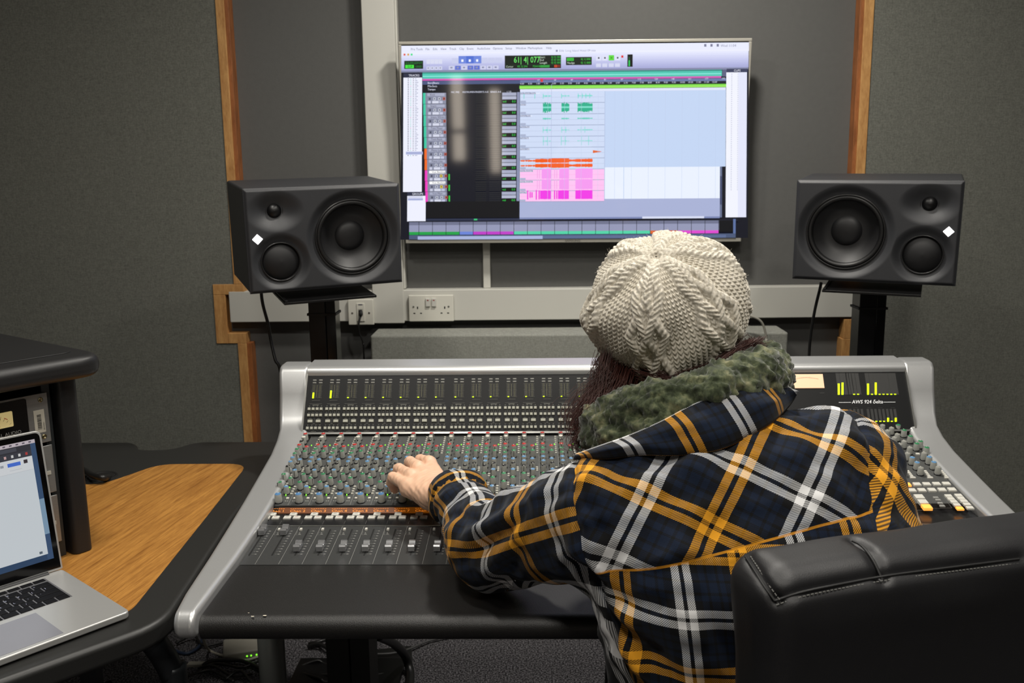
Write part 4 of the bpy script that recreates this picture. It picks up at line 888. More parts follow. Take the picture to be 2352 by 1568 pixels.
# rack units inside
def runit(z0, z1, label, fn):
    o = np.array(org)+(-Lx)*(-.050)+By*.012
    t = thing('rack_unit', label, 'rack unit', mtx=T(o[0], o[1], DZ+z0) @ RMx)
    MB().box(-.452, 0, 0, .003, .001, z1-z0-.001).build('face_plate', mat('brushed_face', '9c9d9c', .38, metal=.7, noise=.06, nscale=90, nstretch=(.1, 1, 6)), t, bevel=.001)
    MB().box(-.43, -.02, .003, .30, .003, z1-z0-.003).build('chassis', blk_m, t); fn(t, z1-z0); return t
def u1(t, h):
    MB().prism(rounded([(-.41, .006), (-.036, .006), (-.036, h-.005), (-.41, h-.005)], .004), -.0015, -.0002, 'Y').build('black_panel', mat('panel_gloss', '09090a', .3), t)
    MB().prism(rounded([(-.111, .042), (-.061, .042), (-.061, .068), (-.111, .068)], .002), -.003, -.0012, 'Y').build('vu_meter', mat('vu_cream', 'e8d9a0', .4, emit=.18, ecol='e8c880'), t)
    mb = MB(); mb.M = Matrix.Rotation(pi/2, 4, 'X')
    for k in range(9): 
        a = radians(52-k*13); cx, cz = -.088, .030; mb.quad(*[(cx+r*sin(-a)+s*.0003, cz+r*cos(a), .0034) for r, s in ((.026, -1), (.026, 1), (.030, 1), (.030, -1))])
    mb.quad((-.086, .045, .0034), (-.0854, .045, .0034), (-.0795, .062, .0034), (-.080, .062, .0034)); mb.m = 1
    mb.quad((-.075, .058, .0034), (-.070, .055, .0034), (-.0695, .0558, .0034), (-.075, .0592, .0034)); mb.text('VU', -.089, .044, .005, z=.0034)
    mb.build('meter_scale', [mat('meter_ink', '4a3a20', .6), mat('meter_red', 'c02818', .5)], t)
    mb = MB(); mb.M = Matrix.Rotation(pi/2, 4, 'X'); mb.text('UNIVERSAL AUDIO', -.049, .027, .0085, z=.0018, align='RIGHT'); mb.text('6176', -.060, .014, .008, z=.0018, align='RIGHT', sx=1.2); mb.build('lettering', mat('lettering_grey', '9a9a98', .5), t)
    for z in (.012, h-.012): MB().lathe([(.0042, 0), (.0042, .0012), (.003, .002), (.001, .0006)], 16, 'Y', (-.012, -.0001, z)).build('screw', mat('brass_screw', '7c7458', .3, metal=.8), t, smooth=False)
    s = MB().box(-.026, -.008, -.0006, -.0001, .020, .060).build('barcode_sticker', mat('sticker', 'c6c2b4', .6), t)
    mb = MB(); r = random.Random(4); z = .026
    while z < .052: d = r.choice([.0004, .0008, .0012]); mb.box(-.021, -.014, -.0009, -.0007, z, z+d); z += d+r.choice([.0005, .0009])
    mb.build('bars', blk_m, s)
    mb = MB(); mb.M = Matrix.Rotation(pi/2, 4, 'X') @ Matrix.Translation((-.0095, .024, 0)) @ Matrix.Rotation(pi/2, 4, 'Z'); mb.text('00103561', 0, 0, .0035, z=.001); mb.build('number', blk_m, s)
runit(.213, .302, 'silver-eared black preamp with cream needle meter, top unit in the rack', u1)
def u2(t, h):
    MB().prism(rounded([(-.41, .004), (-.036, .004), (-.036, h-.004), (-.41, h-.004)], .003), -.0012, -.0002, 'Y').build('black_panel', MATS['panel_gloss'], t)
    for z in (.010,): MB().lathe([(.0038, 0), (.0038, .0012), (.001, .0014)], 16, 'Y', (-.014, -.0001, z)).build('screw', silverd_m, t)
    MB().box(-.018, -.008, -.0030, -.0002, h*.4, h*.4+.006).build('indicator', lgrey_m, t)
runit(.122, .209, 'middle rack unit half hidden behind the laptop lid', u2)
runit(.030, .118, 'lowest rack unit hidden behind the laptop lid', u2)
# ------------------------------------------------------------------ laptop
alu = mat('laptop_aluminium', 'bcbcba', .38, metal=.55, noise=.02, nscale=1500)
lL = np.array([-.64, -.77]); lB = np.array([-.77, .64]); lo = np.array([-.617, 1.281])
# local frame: origin at the front right corner, x to the right, y to the hinge
lx = -lL/np.linalg.norm(lL); LM = T(lo[0], lo[1], DZ+.0012) @ frame((0, 0, 0), (lx[0], lx[1], 0), (lB[0], lB[1], 0))
lap = thing('laptop', 'open silver laptop showing a bright document page, on the oak desk', 'laptop', mtx=LM)
W_, D_ = .349, .2407
mb = MB(); mb.prism(rounded([(0, 0), (0, D_), (-W_, D_), (-W_, 0)], .012), .0015, .0125); mb.build('base', alu, lap, bevel=.003, seg=3)
mb = MB()
for x in (-.02, -W_+.02):
    for y in (.02, D_-.02): mb.lathe([(.006, 0), (.006, .002)], 12, 'Z', (x, y, 0))
mb.build('rubber_feet', blk_m, lap)
mb = MB(); mb.box(-W_/2-.078, -W_/2+.078, .008, .105, .0125, .0128); mb.build('trackpad', mat('trackpad', '8c8c93', .3, metal=.4), lap)
mb = MB(); mb.box(-W_/2-.139, -W_/2+.139, .118, .222, .0124, .0126); mb.build('key_well', mat('key_well', '77777a', .4, metal=.5), lap)
mb = MB(); mb.bbox(-.0075, .0075, -.0075, .0075, 0, .0012, .0005); kme = mb.mesh('key', mat('key_black', '07070b', .6, spec=.15)); leg_ = mat('key_legend', 'b8bcd8', .5)
rows = [1]*14, [1]*13+[1.5], [1.5]+[1]*13, [1.75]+[1]*11+[1.85], [1.3]+[1]*10+[2.2], [1, 1, 1, 1.25, 5, 1.25, 1, 1, 1, 1]
for r, row in enumerate(rows):
    tot = sum(row); x = -W_/2-.137; y = .2145-r*.0172-(.002 if r else 0); un = .274/tot
    for k in row:
        o = obj_from('key', kme, lap); o.location = (x+k*un/2, y, .0127); o.scale = ((k*un-.0026)/.015, 1.0 if r else .65, 1); x += k*un
mb = MB(); x = 0
for r, st in enumerate(('1234567890-=', 'QWERTYUIOP[]', 'ASDFGHJKL;\'', 'ZXCVBNM,./')):
    for i, ch in enumerate(st): mb.text(ch, -W_/2-.137+.020*(i+[1, 1.5, 1.85, 1.4][r])+.0085, .2145-(r+1)*.0172-.004, .0055, z=.01405, align='CENTER')
mb.build('key_legends', leg_, lap)['kind'] = 'stuff'
# lid
LID = .2380; lidM = T(0, D_-.004, .0135) @ Matrix.Rotation(radians(90+8)-pi/2, 4, 'X').inverted()
lid = bpy.data.objects.new('lid', (lambda mb: (mb.prism(rounded([(0, 0), (0, LID), (-W_, LID), (-W_, 0)][::-1], [.0, .012, .012, 0][::-1]), -.0018, .0042, 'Y'), mb.mesh('lid', alu, True))[1])(MB())); COL.objects.link(lid); lid.parent = lap; lid.matrix_local = lidM
bm_ = lid.modifiers.new('b', 'BEVEL'); bm_.width = .0015; bm_.segments = 2; bm_.limit_method = 'ANGLE'; lid.modifiers['b'].harden_normals = True
mb = MB(); mb.prism(rounded([(-.0035, .004), (-.0035, LID-.0035), (-W_+.0035, LID-.0035), (-W_+.0035, .004)][::-1], [0, .009, .009, 0]), -.0024, -.0018, 'Y'); mb.build('screen_border', mat('glass_black', '050506', .08), lid)
mb = MB(); mb.lathe([(.006, -.30*.5), (.006, .30*.5)], 16, 'X', (-W_/2, 0.0, -.003)); mb.build('hinge', mat('hinge_black', '1c1d1f', .4), lid)
ls = MB(); LL = [0]; sx0, sx1, sz0, sz1 = -W_+.012, -.012, .022, LID-.013
def LR(u0, v0, u1, v1, c):     # u from the right edge, v from the top, in metres
    LL[0] += 1; y = -.00245-.000004*LL[0]; ls.c = lin(c); ls.quad((sx1-u1, y, sz1-v1), (sx1-u0, y, sz1-v1), (sx1-u0, y, sz1-v0), (sx1-u1, y, sz1-v0))
SWd, SHt = sx1-sx0, sz1-sz0
LR(0, 0, SWd, SHt, 'dfe8ee'); LR(0, SHt-.010, SWd, SHt, '24466c')
LR(0, 0, SWd, .006, 'd8ccd4')
for k in range(9): LR(.006+k*.010, .0018, .010+k*.010, .0042, '6a6270')
LR(.0, .006, .010, SHt, '34547c')
LR(.0, .10, .010, .16, '88a8c4')
LR(.008, .006, SWd, .016, '2e2f3a'); LR(.008, .016, SWd, .026, '3a3c48'); LR(.066, .017, SWd, .0245, 'eceef2'); LR(.030, .0075, SWd, .0135, '4a4c58')
for k, c in enumerate(('c04040', 'e8e8e8', 'e8e8e8', 'd8b0b0')): LR(.014+k*.011, .0185, .0175+k*.011, .0230, c)
LR(.008, .026, SWd, SHt-.010, 'eef2f6'); LR(.016, .030, .022, .036, '3a3038'); LR(.027, .031, .047, .037, '4a7ae8'); LR(.053, .032, .058, .036, 'a8b0bc')
LR(.026, .043, .045, .0434, 'b0b8c4'); LR(.008, .048, SWd, .0485, 'cdd4dc'); LR(.008, .0485, SWd, SHt-.010, 'e4ecf2')
LR(.016, SHt-.017, .021, SHt-.013, '5a6a7a'); LR(.130, .060, SWd-.06, SHt-.010, 'eef3f8')
ls.build('display', lap_m, lid)
# ------------------------------------------------------------------ floor clutter under the console
rt = at(560, 1478, Z=.03)
t = thing('network_box', 'small pale grey network box with three green lights, on the floor', 'network box', (rt[0], rt[1], 0), radians(18))
MB().box(-.062, .062, -.05, .05, 0, .030).build('case', mat('box_plastic', '9a978c', .5), t, bevel=.006)
for k, px in enumerate((-.004, .008, .024)): MB().lathe([(.0025, 0), (.0025, .001)], 8, 'Y', (px+.012, -.050, .014)).build('led', led_g, t)
def floor_cable(name, label, pix, r, m):
    pts = [at(x, y, Z=z) for x, y, z in pix]; t = thing(name, label, 'cable', (pts[0][0], pts[0][1], 0)); loc_tube(t, 'cord', smooth_path(pts), r, m); return t
floor_cable('network_cable', 'thin white cable on the floor running to the small network box', [(467, 1448, .25), (468, 1470, .12), (480, 1492, .008), (510, 1505, .006), (560, 1516, .006), (600, 1506, .006), (640, 1500, .006)], .004, mat('cord_white', 'a8a496', .5))
floor_cable('blue_cable', 'dark blue cable on the floor left of the network box', [(360, 1440, .01), (420, 1442, .01), (462, 1445, .012), (460, 1480, .01), (430, 1500, .008), (395, 1490, .008), (375, 1470, .008)], .005, mat('cord_blue', '1c2c44', .5))
rr = random.Random(12)  # tangle of black cables, with extra ones added to darken the shaded floor
for k in range(12):
    x0 = rr.uniform(400, 520) if k % 2 else rr.uniform(640, 740); y0 = rr.uniform(1475, 1560)
    floor_cable('black_cable', ['black cable tangled on the floor beneath the left end of the console', 'black cable tangled on the floor between the round leg and the black column'][0 if k % 2 else 1],
                [(x0, y0, .01), (x0+rr.uniform(20, 50), y0+rr.uniform(-20, 20), .02), (x0+rr.uniform(60, 100), y0+rr.uniform(-25, 25), .012), (x0+rr.uniform(110, 160), y0+rr.uniform(-25, 25), .01)], rr.choice([.004, .006]), dark_m)['group'] = 'black cables under the console'
floor_cable('thick_cable', 'thick black cable looping to the floor right of the black column', [(868, 1460, .30), (905, 1478, .16), (930, 1505, .06), (942, 1545, .012), (938, 1590, .01)], .013, dark_m)
floor_cable('thin_cable', 'thin grey cable crossing the black floor plate', [(850, 1502, .02), (900, 1500, .02), (940, 1490, .012), (990, 1470, .01), (1060, 1456, .01)], .0035, mat('cord_grey', '4a4a4a', .5))
pl = at(905, 1540, Z=.01)
mb = MB(); q = [at(850, 1500, Z=0), at(945, 1490, Z=0), at(948, 1528, Z=0), at(850, 1548, Z=0)]; c0 = sum(q)/4
mb.prism([(p[0]-c0[0], p[1]-c0[1]) for p in q][::-1], 0, .012); tag(mb.build('floor_plate', dark_m, bevel=.002, loc=(c0[0], c0[1], 0)), 'flat black plate on the carpet beside the black column', 'floor plate')
p = at(458, 1523, Z=.008); mb = MB(); mb.box(-.035, .035, -.010, .010, 0, .010); mb.box(.035, .05, -.006, .006, .002, .008)
tag(mb.build('cable_connector', mat('box_plastic', '9a978c', .5), bevel=.002, loc=(p[0], p[1], 0)), 'small pale connector lying on the dark floor left of the round leg', 'connector')
# ------------------------------------------------------------------ leather chair
cy_ = radians(17.7); ch0 = np.array([.247, .885, 1.032])
chair = thing('office_chair', 'black padded leather office chair with tall backrest, nearest the camera', 'chair', (.44, 1.20, 0), cy_)
cM = Matrix.Translation((ch0[0], ch0[1], ch0[2])) @ Matrix.Rotation(cy_, 4, 'Z')
lea = mat('chair_leather', '1a1a1c', .5, noise=.06, nscale=60, bump=.12, bscale=900)
CWd, CTh, CHt = .50, .095, .60
def chair_fn(P):
    # local: x right, y forward (away from camera), z up; origin at top left rear edge
    x, y, z = P[:, 0]-CWd/2, P[:, 1]-CTh/2, P[:, 2]+CHt/2
    y = y+.08*(z-CHt/2)*-1*.0
    hw = CWd/2-.012*np.clip(-(z)/CHt, -1, 1); r = .034
    q = np.stack([np.abs(x)-hw+r, np.abs(y)-CTh/2+r, np.abs(z)-CHt/2+r], -1)
    d = np.linalg.norm(np.maximum(q, 0), axis=-1)+np.minimum(q.max(-1), 0)-r
    d -= .006*np.exp(-((z-CHt/2+.045)/.05)**2)       # puffy roll along the top
    return d
def chair_world(P): Mi = np.array(cM.inverted()); return chair_fn(P@Mi[:3, :3].T.astype(np.float32)+Mi[:3, 3].astype(np.float32))
def cmarch(px, py):
    d = ray(px, py); t = .5
    for _ in range(80):
        s_ = float(chair_world((CAM+d*t).astype(np.float32)[None])[0])
        if s_ < .0005: break
        t += max(s_*.7, .0006)
    p = CAM+d*t; Mi = np.array(cM.inverted()); return Mi[:3, :3]@p+Mi[:3, 3]
SEAMS = [[(1716, 1276), (1735, 1305), (1760, 1345), (1784, 1378)], [(1784, 1378), (1850, 1357), (1960, 1335), (2060, 1318), (2200, 1300), (2345, 1282)], [(1962, 1240), (1985, 1253), (2010, 1285), (2030, 1328)], [(1784, 1378), (1765, 1420), (1750, 1490), (1742, 1568)]]
SP = [smooth_path([cmarch(*p) for p in L_], 8) for L_ in SEAMS]
def groove(V):
    g = np.zeros(len(V))
    for L_, dp, wd in zip(SP, (.004, .0045, .007, .0012), (.006, .007, .007, .008)):
        dd = np.full(len(V), 9.)
        for a, b in zip(L_, L_[1:]): ab = b-a; t = np.clip(((V-a)@ab)/max(ab@ab, 1e-9), 0, 1); dd = np.minimum(dd, np.linalg.norm(V-a-t[:, None]*ab, axis=1))
        g += dp*np.exp(-(dd/wd)**2)
    x, z = V[:, 0], V[:, 2]; g += .0012*np.sin(x*38+z*30)*np.exp(-((z+.02)/.03)**2)
    g += -.003*np.exp(-((z+.06)/.025)**2)*(V[:, 1] < .03)*np.exp(-((x-.20)/.10)**2)
    return g
h = .0036; V, Q = nets(chair_fn, (-.03, -.03, -CHt-.03), (CWd+.03, CTh+.03, .03), h)
eps = .002; n_ = np.stack([chair_fn(V+np.eye(3)[k]*eps)-chair_fn(V-np.eye(3)[k]*eps) for k in range(3)], -1); n_ /= np.linalg.norm(n_, axis=1)[:, None]+1e-9
V = V-n_*groove(V)[:, None]
chI = (Matrix.Translation((.44, 1.20, 0)) @ Matrix.Rotation(cy_, 4, 'Z')).inverted() @ cM
o = np_mesh('backrest', V, Q, lea, chair); o.matrix_local = chI
# stitching along the seam
mb = MB()
for L_ in SP[:3]: mb.tube([p+np.array([0, .0028, -.002]) for p in L_], .0016, 6)
mb.build('seam', blk_m, o)
mb = MB()
def at_len(L_, s_): A_ = np.array(L_); c = np.r_[0, np.cumsum(np.linalg.norm(np.diff(A_, axis=0), axis=1))]; return np.array([np.interp(s_, c, A_[:, k]) for k in range(3)]), c[-1]
for L_, dn in ((SP[1], np.array([0, .0004, -.0055])), (SP[0], np.array([.004, -.0006, -.001]))):
    _, tot = at_len(L_, 0); s_ = 0
    while s_ < tot-.004: a_, _ = at_len(L_, s_); b_, _ = at_len(L_, s_+.0032); mb.tube([a_+dn, b_+dn], .0007, 5); s_ += .0048
st = mb.build('stitching', mat('thread_grey', '6a6a66', .7), o); st['kind'] = 'stuff'
mb = MB(); mb.box(-.26, .26, -.24, .26, .40, .47); mb.build('seat', lea, chair, bevel=.03, seg=5)
mb = MB(); mb.box(-.04, .04, -.29, -.235, .36, .62); mb.build('back_bracket', dark_m, chair, bevel=.006)
mb = MB(); mb.lathe([(.03, .12), (.03, .43)], 24); mb.build('gas_column', dark_m, chair, smooth=False)
for k in range(5):
    a = 2*pi*k/5+.3; mb = MB(); mb.tube([(.02*cos(a), .02*sin(a), .12), (.16*cos(a), .16*sin(a), .10), (.29*cos(a), .29*sin(a), .075)], [.022, .018, .014], 10); lg = mb.build('leg', dark_m, chair, smooth=True)
    mb = MB(); mb.lathe([(.024, -.02), (.027, -.015), (.027, .015), (.024, .02)], 20, 'Y', (.29*cos(a), .29*sin(a), .027)); mb.build('castor', blk_m, lg)
# ------------------------------------------------------------------ person
PO = (.30, 1.17, 0)
person = thing('person', 'seated person seen from behind in cream knitted hat, green scarf and yellow-white plaid shirt', 'person', PO)
def A3(*p): return np.array(p, np.float32)
skin_m = mat('skin', 'dfb598', .5, noise=.04, nscale=60, bump=.06, bscale=500)
skin_m.node_tree.nodes['Principled BSDF'].inputs['Subsurface Weight'].default_value = .15
skin_m.node_tree.nodes['Principled BSDF'].inputs['Subsurface Radius'].default_value = (.01, .004, .002)
def pmesh(name, V, Q, m, parent=None, smooth=True):
    o = np_mesh(name, np.asarray(V)-np.array(PO), Q, m, parent or person, smooth); return o
# key joints
shL = A3(.098, 1.195, .985); elL = A3(-.068, 1.340, .876); wrL = A3(-.150, 1.560, .888)
shR = A3(.428, 1.262, 1.020); elR = A3(.478, 1.335, .870); wrR = A3(.37, 1.56, .875)
HC = A3(.205, 1.43, 1.205)
# --- shirt
def arm_coords(P, a, e, w_):
    return None
def shirt_fn(P, fold=True):
    d = sd_cone(P, (.215, 1.175, .60), (.42, 1.175, .60), .135, .135)
    d = smin(d, sd_cone(P, (.232, 1.165, .74), (.40, 1.17, .74), .122, .122), .08)
    d = smin(d, sd_cone(P, (.200, 1.170, .88), (.41, 1.180, .90), .122, .122), .08)
    d = smin(d, sd_cone(P, (.165, 1.195, .965), (.40, 1.245, 1.00), .098, .100), .07)
    d = smin(d, sd_cone(P, (.23, 1.215, 1.00), (.33, 1.235, 1.02), .090, .085), .06)
    d = smin(d, sd_cone(P, (.235, 1.275, 1.04), (.225, 1.31, 1.09), .075, .060), .04)
    a = smin(sd_cone(P, shL, elL, .084, .066), sd_cone(P, elL, wrL+(wrL-elL)*-.08, .060, .046), .03)
    b = smin(sd_cone(P, shR, elR, .086, .062), sd_cone(P, elR, wrR, .058, .042), .03)
    d = smin(d, a, .045); d = smin(d, b, .045)
    return d
def cuff_cut(P):
    ax = (wrL-elL)/np.linalg.norm(wrL-elL); return (P-(wrL-ax*.006))@ax
def shirt_sdf(P):
    P = P.astype(np.float32); d = shirt_fn(P); return np.maximum(d, np.minimum(cuff_cut(P), 1.0)*(np.linalg.norm(P-wrL, axis=1) < .12)-(np.linalg.norm(P-wrL, axis=1) >= .12)*9)
def march(px, py, fn=None, D0=.8):
    fn = fn or shirt_fn; d = ray(px, py); n = np.linalg.norm(d); t = D0; best = (9, t)
    for _ in range(90):
        p = (CAM+d*t).astype(np.float32)[None]; s = float(fn(p)[0])
        if s < best[0]: best = (s, t)
        if s < .0008 or t > 2.2: break
        t += max(s*.7, .001)/n
    return CAM+d*best[1]
V, Q = nets(shirt_sdf, (-.26, .98, .44), (.62, 1.66, 1.20), .0055)
eps = .002
def normals(fn, V): n = np.stack([fn(V+np.eye(3, dtype=np.float32)[k]*eps)-fn(V-np.eye(3, dtype=np.float32)[k]*eps) for k in range(3)], -1); return n/(np.linalg.norm(n, axis=1)[:, None]+1e-9)
Vf = V.astype(np.float32); N = normals(shirt_sdf, Vf)
sA = march(1545, 1298); sB = march(1960, 1186)
# seam plane under the yoke, armhole planes
sN = np.cross(sB-sA, np.array([.05, 1, -.12])); sN /= np.linalg.norm(sN); sN *= np.sign(sN[2])
sd_seam = (V-sA)@sN
def plane_sd(p, n): n = np.array(n, float); n /= np.linalg.norm(n); return (V-np.array(p))@n
hL = march(1322, 1190); sd_L = plane_sd(hL, (-.86, .22, -.30)); hR = march(2006, 1110); sd_R = plane_sd(hR, (.93, .15, -.28))
sd_L = np.where(V[:, 0] < .2, sd_L, -1); sd_R = np.where(V[:, 0] > .3, sd_R, -1)
# folds: ridges (+) and creases (-) laid on the cloth between two seen points
FOLDS = [(1185, 1190, 1075, 1215, .012, .007), (1195, 1200, 1095, 1262, .010, -.007), (1200, 1215, 1110, 1330, .014, .008), (1235, 1205, 1150, 1350, .013, -.007),
         (1230, 1130, 1300, 1330, .018, .006), (1265, 1120, 1345, 1330, .012, -.006), (1330, 1130, 1400, 1240, .012, -.006), (1310, 1195, 1390, 1180, .012, .006),
         (1385, 1340, 1300, 1290, .012, -.006), (1390, 1325, 1310, 1240, .014, .006), (1400, 1400, 1540, 1440, .014, .006), (1400, 1415, 1500, 1530, .012, -.007), (1395, 1380, 1530, 1380, .012, -.005),
         (1440, 1370, 1600, 1330, .016, .005), (1420, 1080, 1560, 1060, .014, -.005), (1440, 1105, 1640, 1075, .018, .006), (1760, 960, 1700, 1090, .018, .005), (1850, 930, 1900, 1090, .022, -.005),
         (1945, 990, 1860, 1190, .022, .006), (1985, 1060, 1975, 1190, .012, -.006), (1620, 1250, 1500, 1280, .016, .005), (1560, 1180, 1430, 1250, .022, -.004), (1700, 1150, 1600, 1260, .022, -.004),
         (1040, 1180, 1110, 1200, .010, -.005), (1020, 1215, 1080, 1240, .010, .005), (1050, 1290, 1120, 1250, .012, -.006), (1420, 1450, 1480, 1560, .014, .008), (1560, 1330, 1600, 1568, .025, .004), (1470, 1460, 1560, 1568, .014, -.006)]
fold = np.zeros(len(V), np.float32)
for x0, y0, x1, y1, wd, hh in FOLDS:
    a, b = march(x0, y0), march(x1, y1); ab = b-a; t = np.clip(((V-a)@ab)/(ab@ab), -.15, 1.15); q = V-a-t[:, None]*ab
    fold += hh*np.exp(-(np.linalg.norm(q, axis=1)/wd)**2)*np.clip(np.sin(np.clip((t+.15)/1.3, 0, 1)*pi)*1.3, 0, 1)
fold += .0020*fnoise(Vf, .075, 5)+.0012*fnoise(Vf, .035, 6)
for s in (sd_seam[:, None],): fold -= .0022*np.exp(-(np.abs(sd_seam)/.005)**2)*(sd_L < 0)*(sd_R < 0)
for s in (sd_L, sd_R): fold -= .004*np.exp(-(s/.006)**2)
ax = (wrL-elL)/np.linalg.norm(wrL-elL); cu = (V-wrL)@ax; nearL = np.linalg.norm(V-wrL, axis=1) < .1
fold += np.where(nearL, .004*(cu > -.055)-.003*np.exp(-((cu+.057)/.004)**2), 0)
fold += np.where(nearL & (cu > -.009), -.004, 0)*0
V2 = V+N*(fold*1.35)[:, None]
shirt = pmesh('plaid_shirt', V2, Q, [], smooth=True)
# pattern coordinates (metres of cloth)
e1 = (sB-sA)/np.linalg.norm(sB-sA); e2 = np.array([0, .62, .78]); e2 -= e1*(e1@e2); e2 /= np.linalg.norm(e2)
yu, yv = (V-sA)@e1, (V-sA)@e2
ang = radians(43)
def fitcloth(pts, cols):      # affine map from places on the shirt to cloth coordinates (places where two stripes cross)
    out = []
    for k in (0, 1):
        rows = [(march(p[0], p[1]), p[2+k]) for p in pts if p[2+k] is not None]
        A_ = np.array([cols(r[0]) for r in rows]); b_ = np.array([r[1] for r in rows]); out.append(np.linalg.lstsq(A_, b_, rcond=None)[0])
    return out
YL, WH = .0394, .1197
fy = lambda p: [(p-sA)@e1, (p-sA)@e2, 1]
cu_, cv_ = fitcloth([(1920, 1020, WH+.16, YL+.16), (1850, 1140, WH+.16, WH+.16), (1700, 1065, YL+.16, WH+.16), (1630, 1215, YL+.16, YL+.32), (1475, 1140, WH, YL+.32), (1420, 1280, WH, WH+.32)], fy)
coordY = np.stack([yu*cu_[0]+yv*cu_[1]+cu_[2], yu*cv_[0]+yv*cv_[1]+cv_[2], sd_seam], -1)
fb = lambda p: [p[0]-.2, p[2]-.9, 1]
cu_, cv_ = fitcloth([(1560, 1425, WH, WH), (1700, 1300, YL+.16, None), (1830, 1240, WH+.16, None), (1950, 1205, YL+.32, None), (1440, 1385, YL, WH), (1660, 1420, None, WH), (1600, 1550, WH, YL+.16)], fb)
coordB = np.stack([(V[:, 0]-.2)*cu_[0]+(V[:, 2]-.9)*cu_[1]+cu_[2], (V[:, 0]-.2)*cv_[0]+(V[:, 2]-.9)*cv_[1]+cv_[2], sd_L], -1)
def arm_uv(a, e, w_):
    out = np.zeros((len(V), 3)); L1 = np.linalg.norm(e-a); L2 = np.linalg.norm(w_-e)
    d1 = sd_cone(Vf, a, e, .07, .06); d2 = sd_cone(Vf, e, w_, .055, .045); wgt = 1/(1+np.exp(-(d1-d2)/.012))
    for (p, q, L0, w8) in ((a, e, 0, 1-wgt), (e, w_, L1, wgt)):
        ax = (q-p)/np.linalg.norm(q-p); up = np.array([0, -.35, 1.]); up -= ax*(ax@up); up /= np.linalg.norm(up); sd = np.cross(ax, up)
        r = V-p; th = np.arctan2(r@sd, r@up); out[:, 0] += (L0+(r@ax))*w8; out[:, 1] += th*.066*w8
    return out
cL = arm_uv(shL, elL, wrL); cR = arm_uv(shR, elR, wrR)
coordS = np.where((V[:, 0] < .27)[:, None], cL, cR); coordS[:, 0] += .092; coordS[:, 1] += .112; coordS[:, 2] = np.maximum(sd_L, sd_R)
def setattr3(me, name, arr):
    a = me.attributes.new(name, 'FLOAT_VECTOR', 'POINT'); a.data.foreach_set('vector', np.asarray(arr, np.float32).ravel())
for nme, arr in (('clothY', coordY), ('clothB', coordB), ('clothS', coordS)): setattr3(shirt.data, nme, arr)

def plaid_group():
    g = bpy.data.node_groups.new('plaid', 'ShaderNodeTree')
    g.interface.new_socket('P', in_out='INPUT', socket_type='NodeSocketVector'); g.interface.new_socket('Color', in_out='OUTPUT', socket_type='NodeSocketColor')
    gi = g.nodes.new('NodeGroupInput'); go = g.nodes.new('NodeGroupOutput'); N_, L_ = g.nodes.new, g.links.new
    def math_(op, a, b=None):
        n = N_('ShaderNodeMath'); n.operation = op
        for i, v in enumerate((a, b)):
            if v is None: continue
            if isinstance(v, (int, float)): n.inputs[i].default_value = v
            else: L_(v, n.inputs[i])
        return n.outputs[0]
    sp = N_('ShaderNodeSeparateXYZ'); L_(gi.outputs[0], sp.inputs[0])
    def ramp(x):
        f = math_('FRACT', math_('DIVIDE', x, .160)); cr = N_('ShaderNodeValToRGB'); cr.color_ramp.interpolation = 'CONSTANT'
        blk, nav, yel, wht = lin('14161b'), lin('1d3048'), lin('e9b443'), lin('e2e2e2')
        st = [(0, nav), (.035, blk), (.055, nav), (.10, blk), (.165, yel), (.230, blk), (.262, yel), (.327, blk), (.39, nav), (.44, blk), (.46, nav), (.535, blk), (.555, nav), (.60, blk), (.668, wht), (.732, blk), (.764, wht), (.828, blk), (.89, nav), (.945, blk), (.965, nav)]
        el = cr.color_ramp.elements
        el[0].position = 0; el[0].color = nav+(1,); el[1].position = st[1][0]; el[1].color = st[1][1]+(1,)
        for p, c in st[2:]: e = el.new(p); e.color = c+(1,)
        L_(f, cr.inputs[0]); return cr.outputs[0]
    A, B = ramp(sp.outputs[0]), ramp(sp.outputs[1])
    tw = math_('SINE', math_('MULTIPLY', math_('ADD', sp.outputs[0], sp.outputs[1]), 2*pi/.0026))
    fac = math_('MULTIPLY_ADD', tw, .36); fac.node.inputs[2].default_value = .5; fac.node.use_clamp = True
    mx = N_('ShaderNodeMix'); mx.data_type = 'RGBA'; L_(fac, mx.inputs[0]); L_(A, mx.inputs[6]); L_(B, mx.inputs[7])
    gm = N_('ShaderNodeGamma'); gm.inputs[1].default_value = 1.4; L_(mx.outputs[2], gm.inputs[0]); L_(gm.outputs[0], go.inputs[0]); return g
PG = plaid_group()
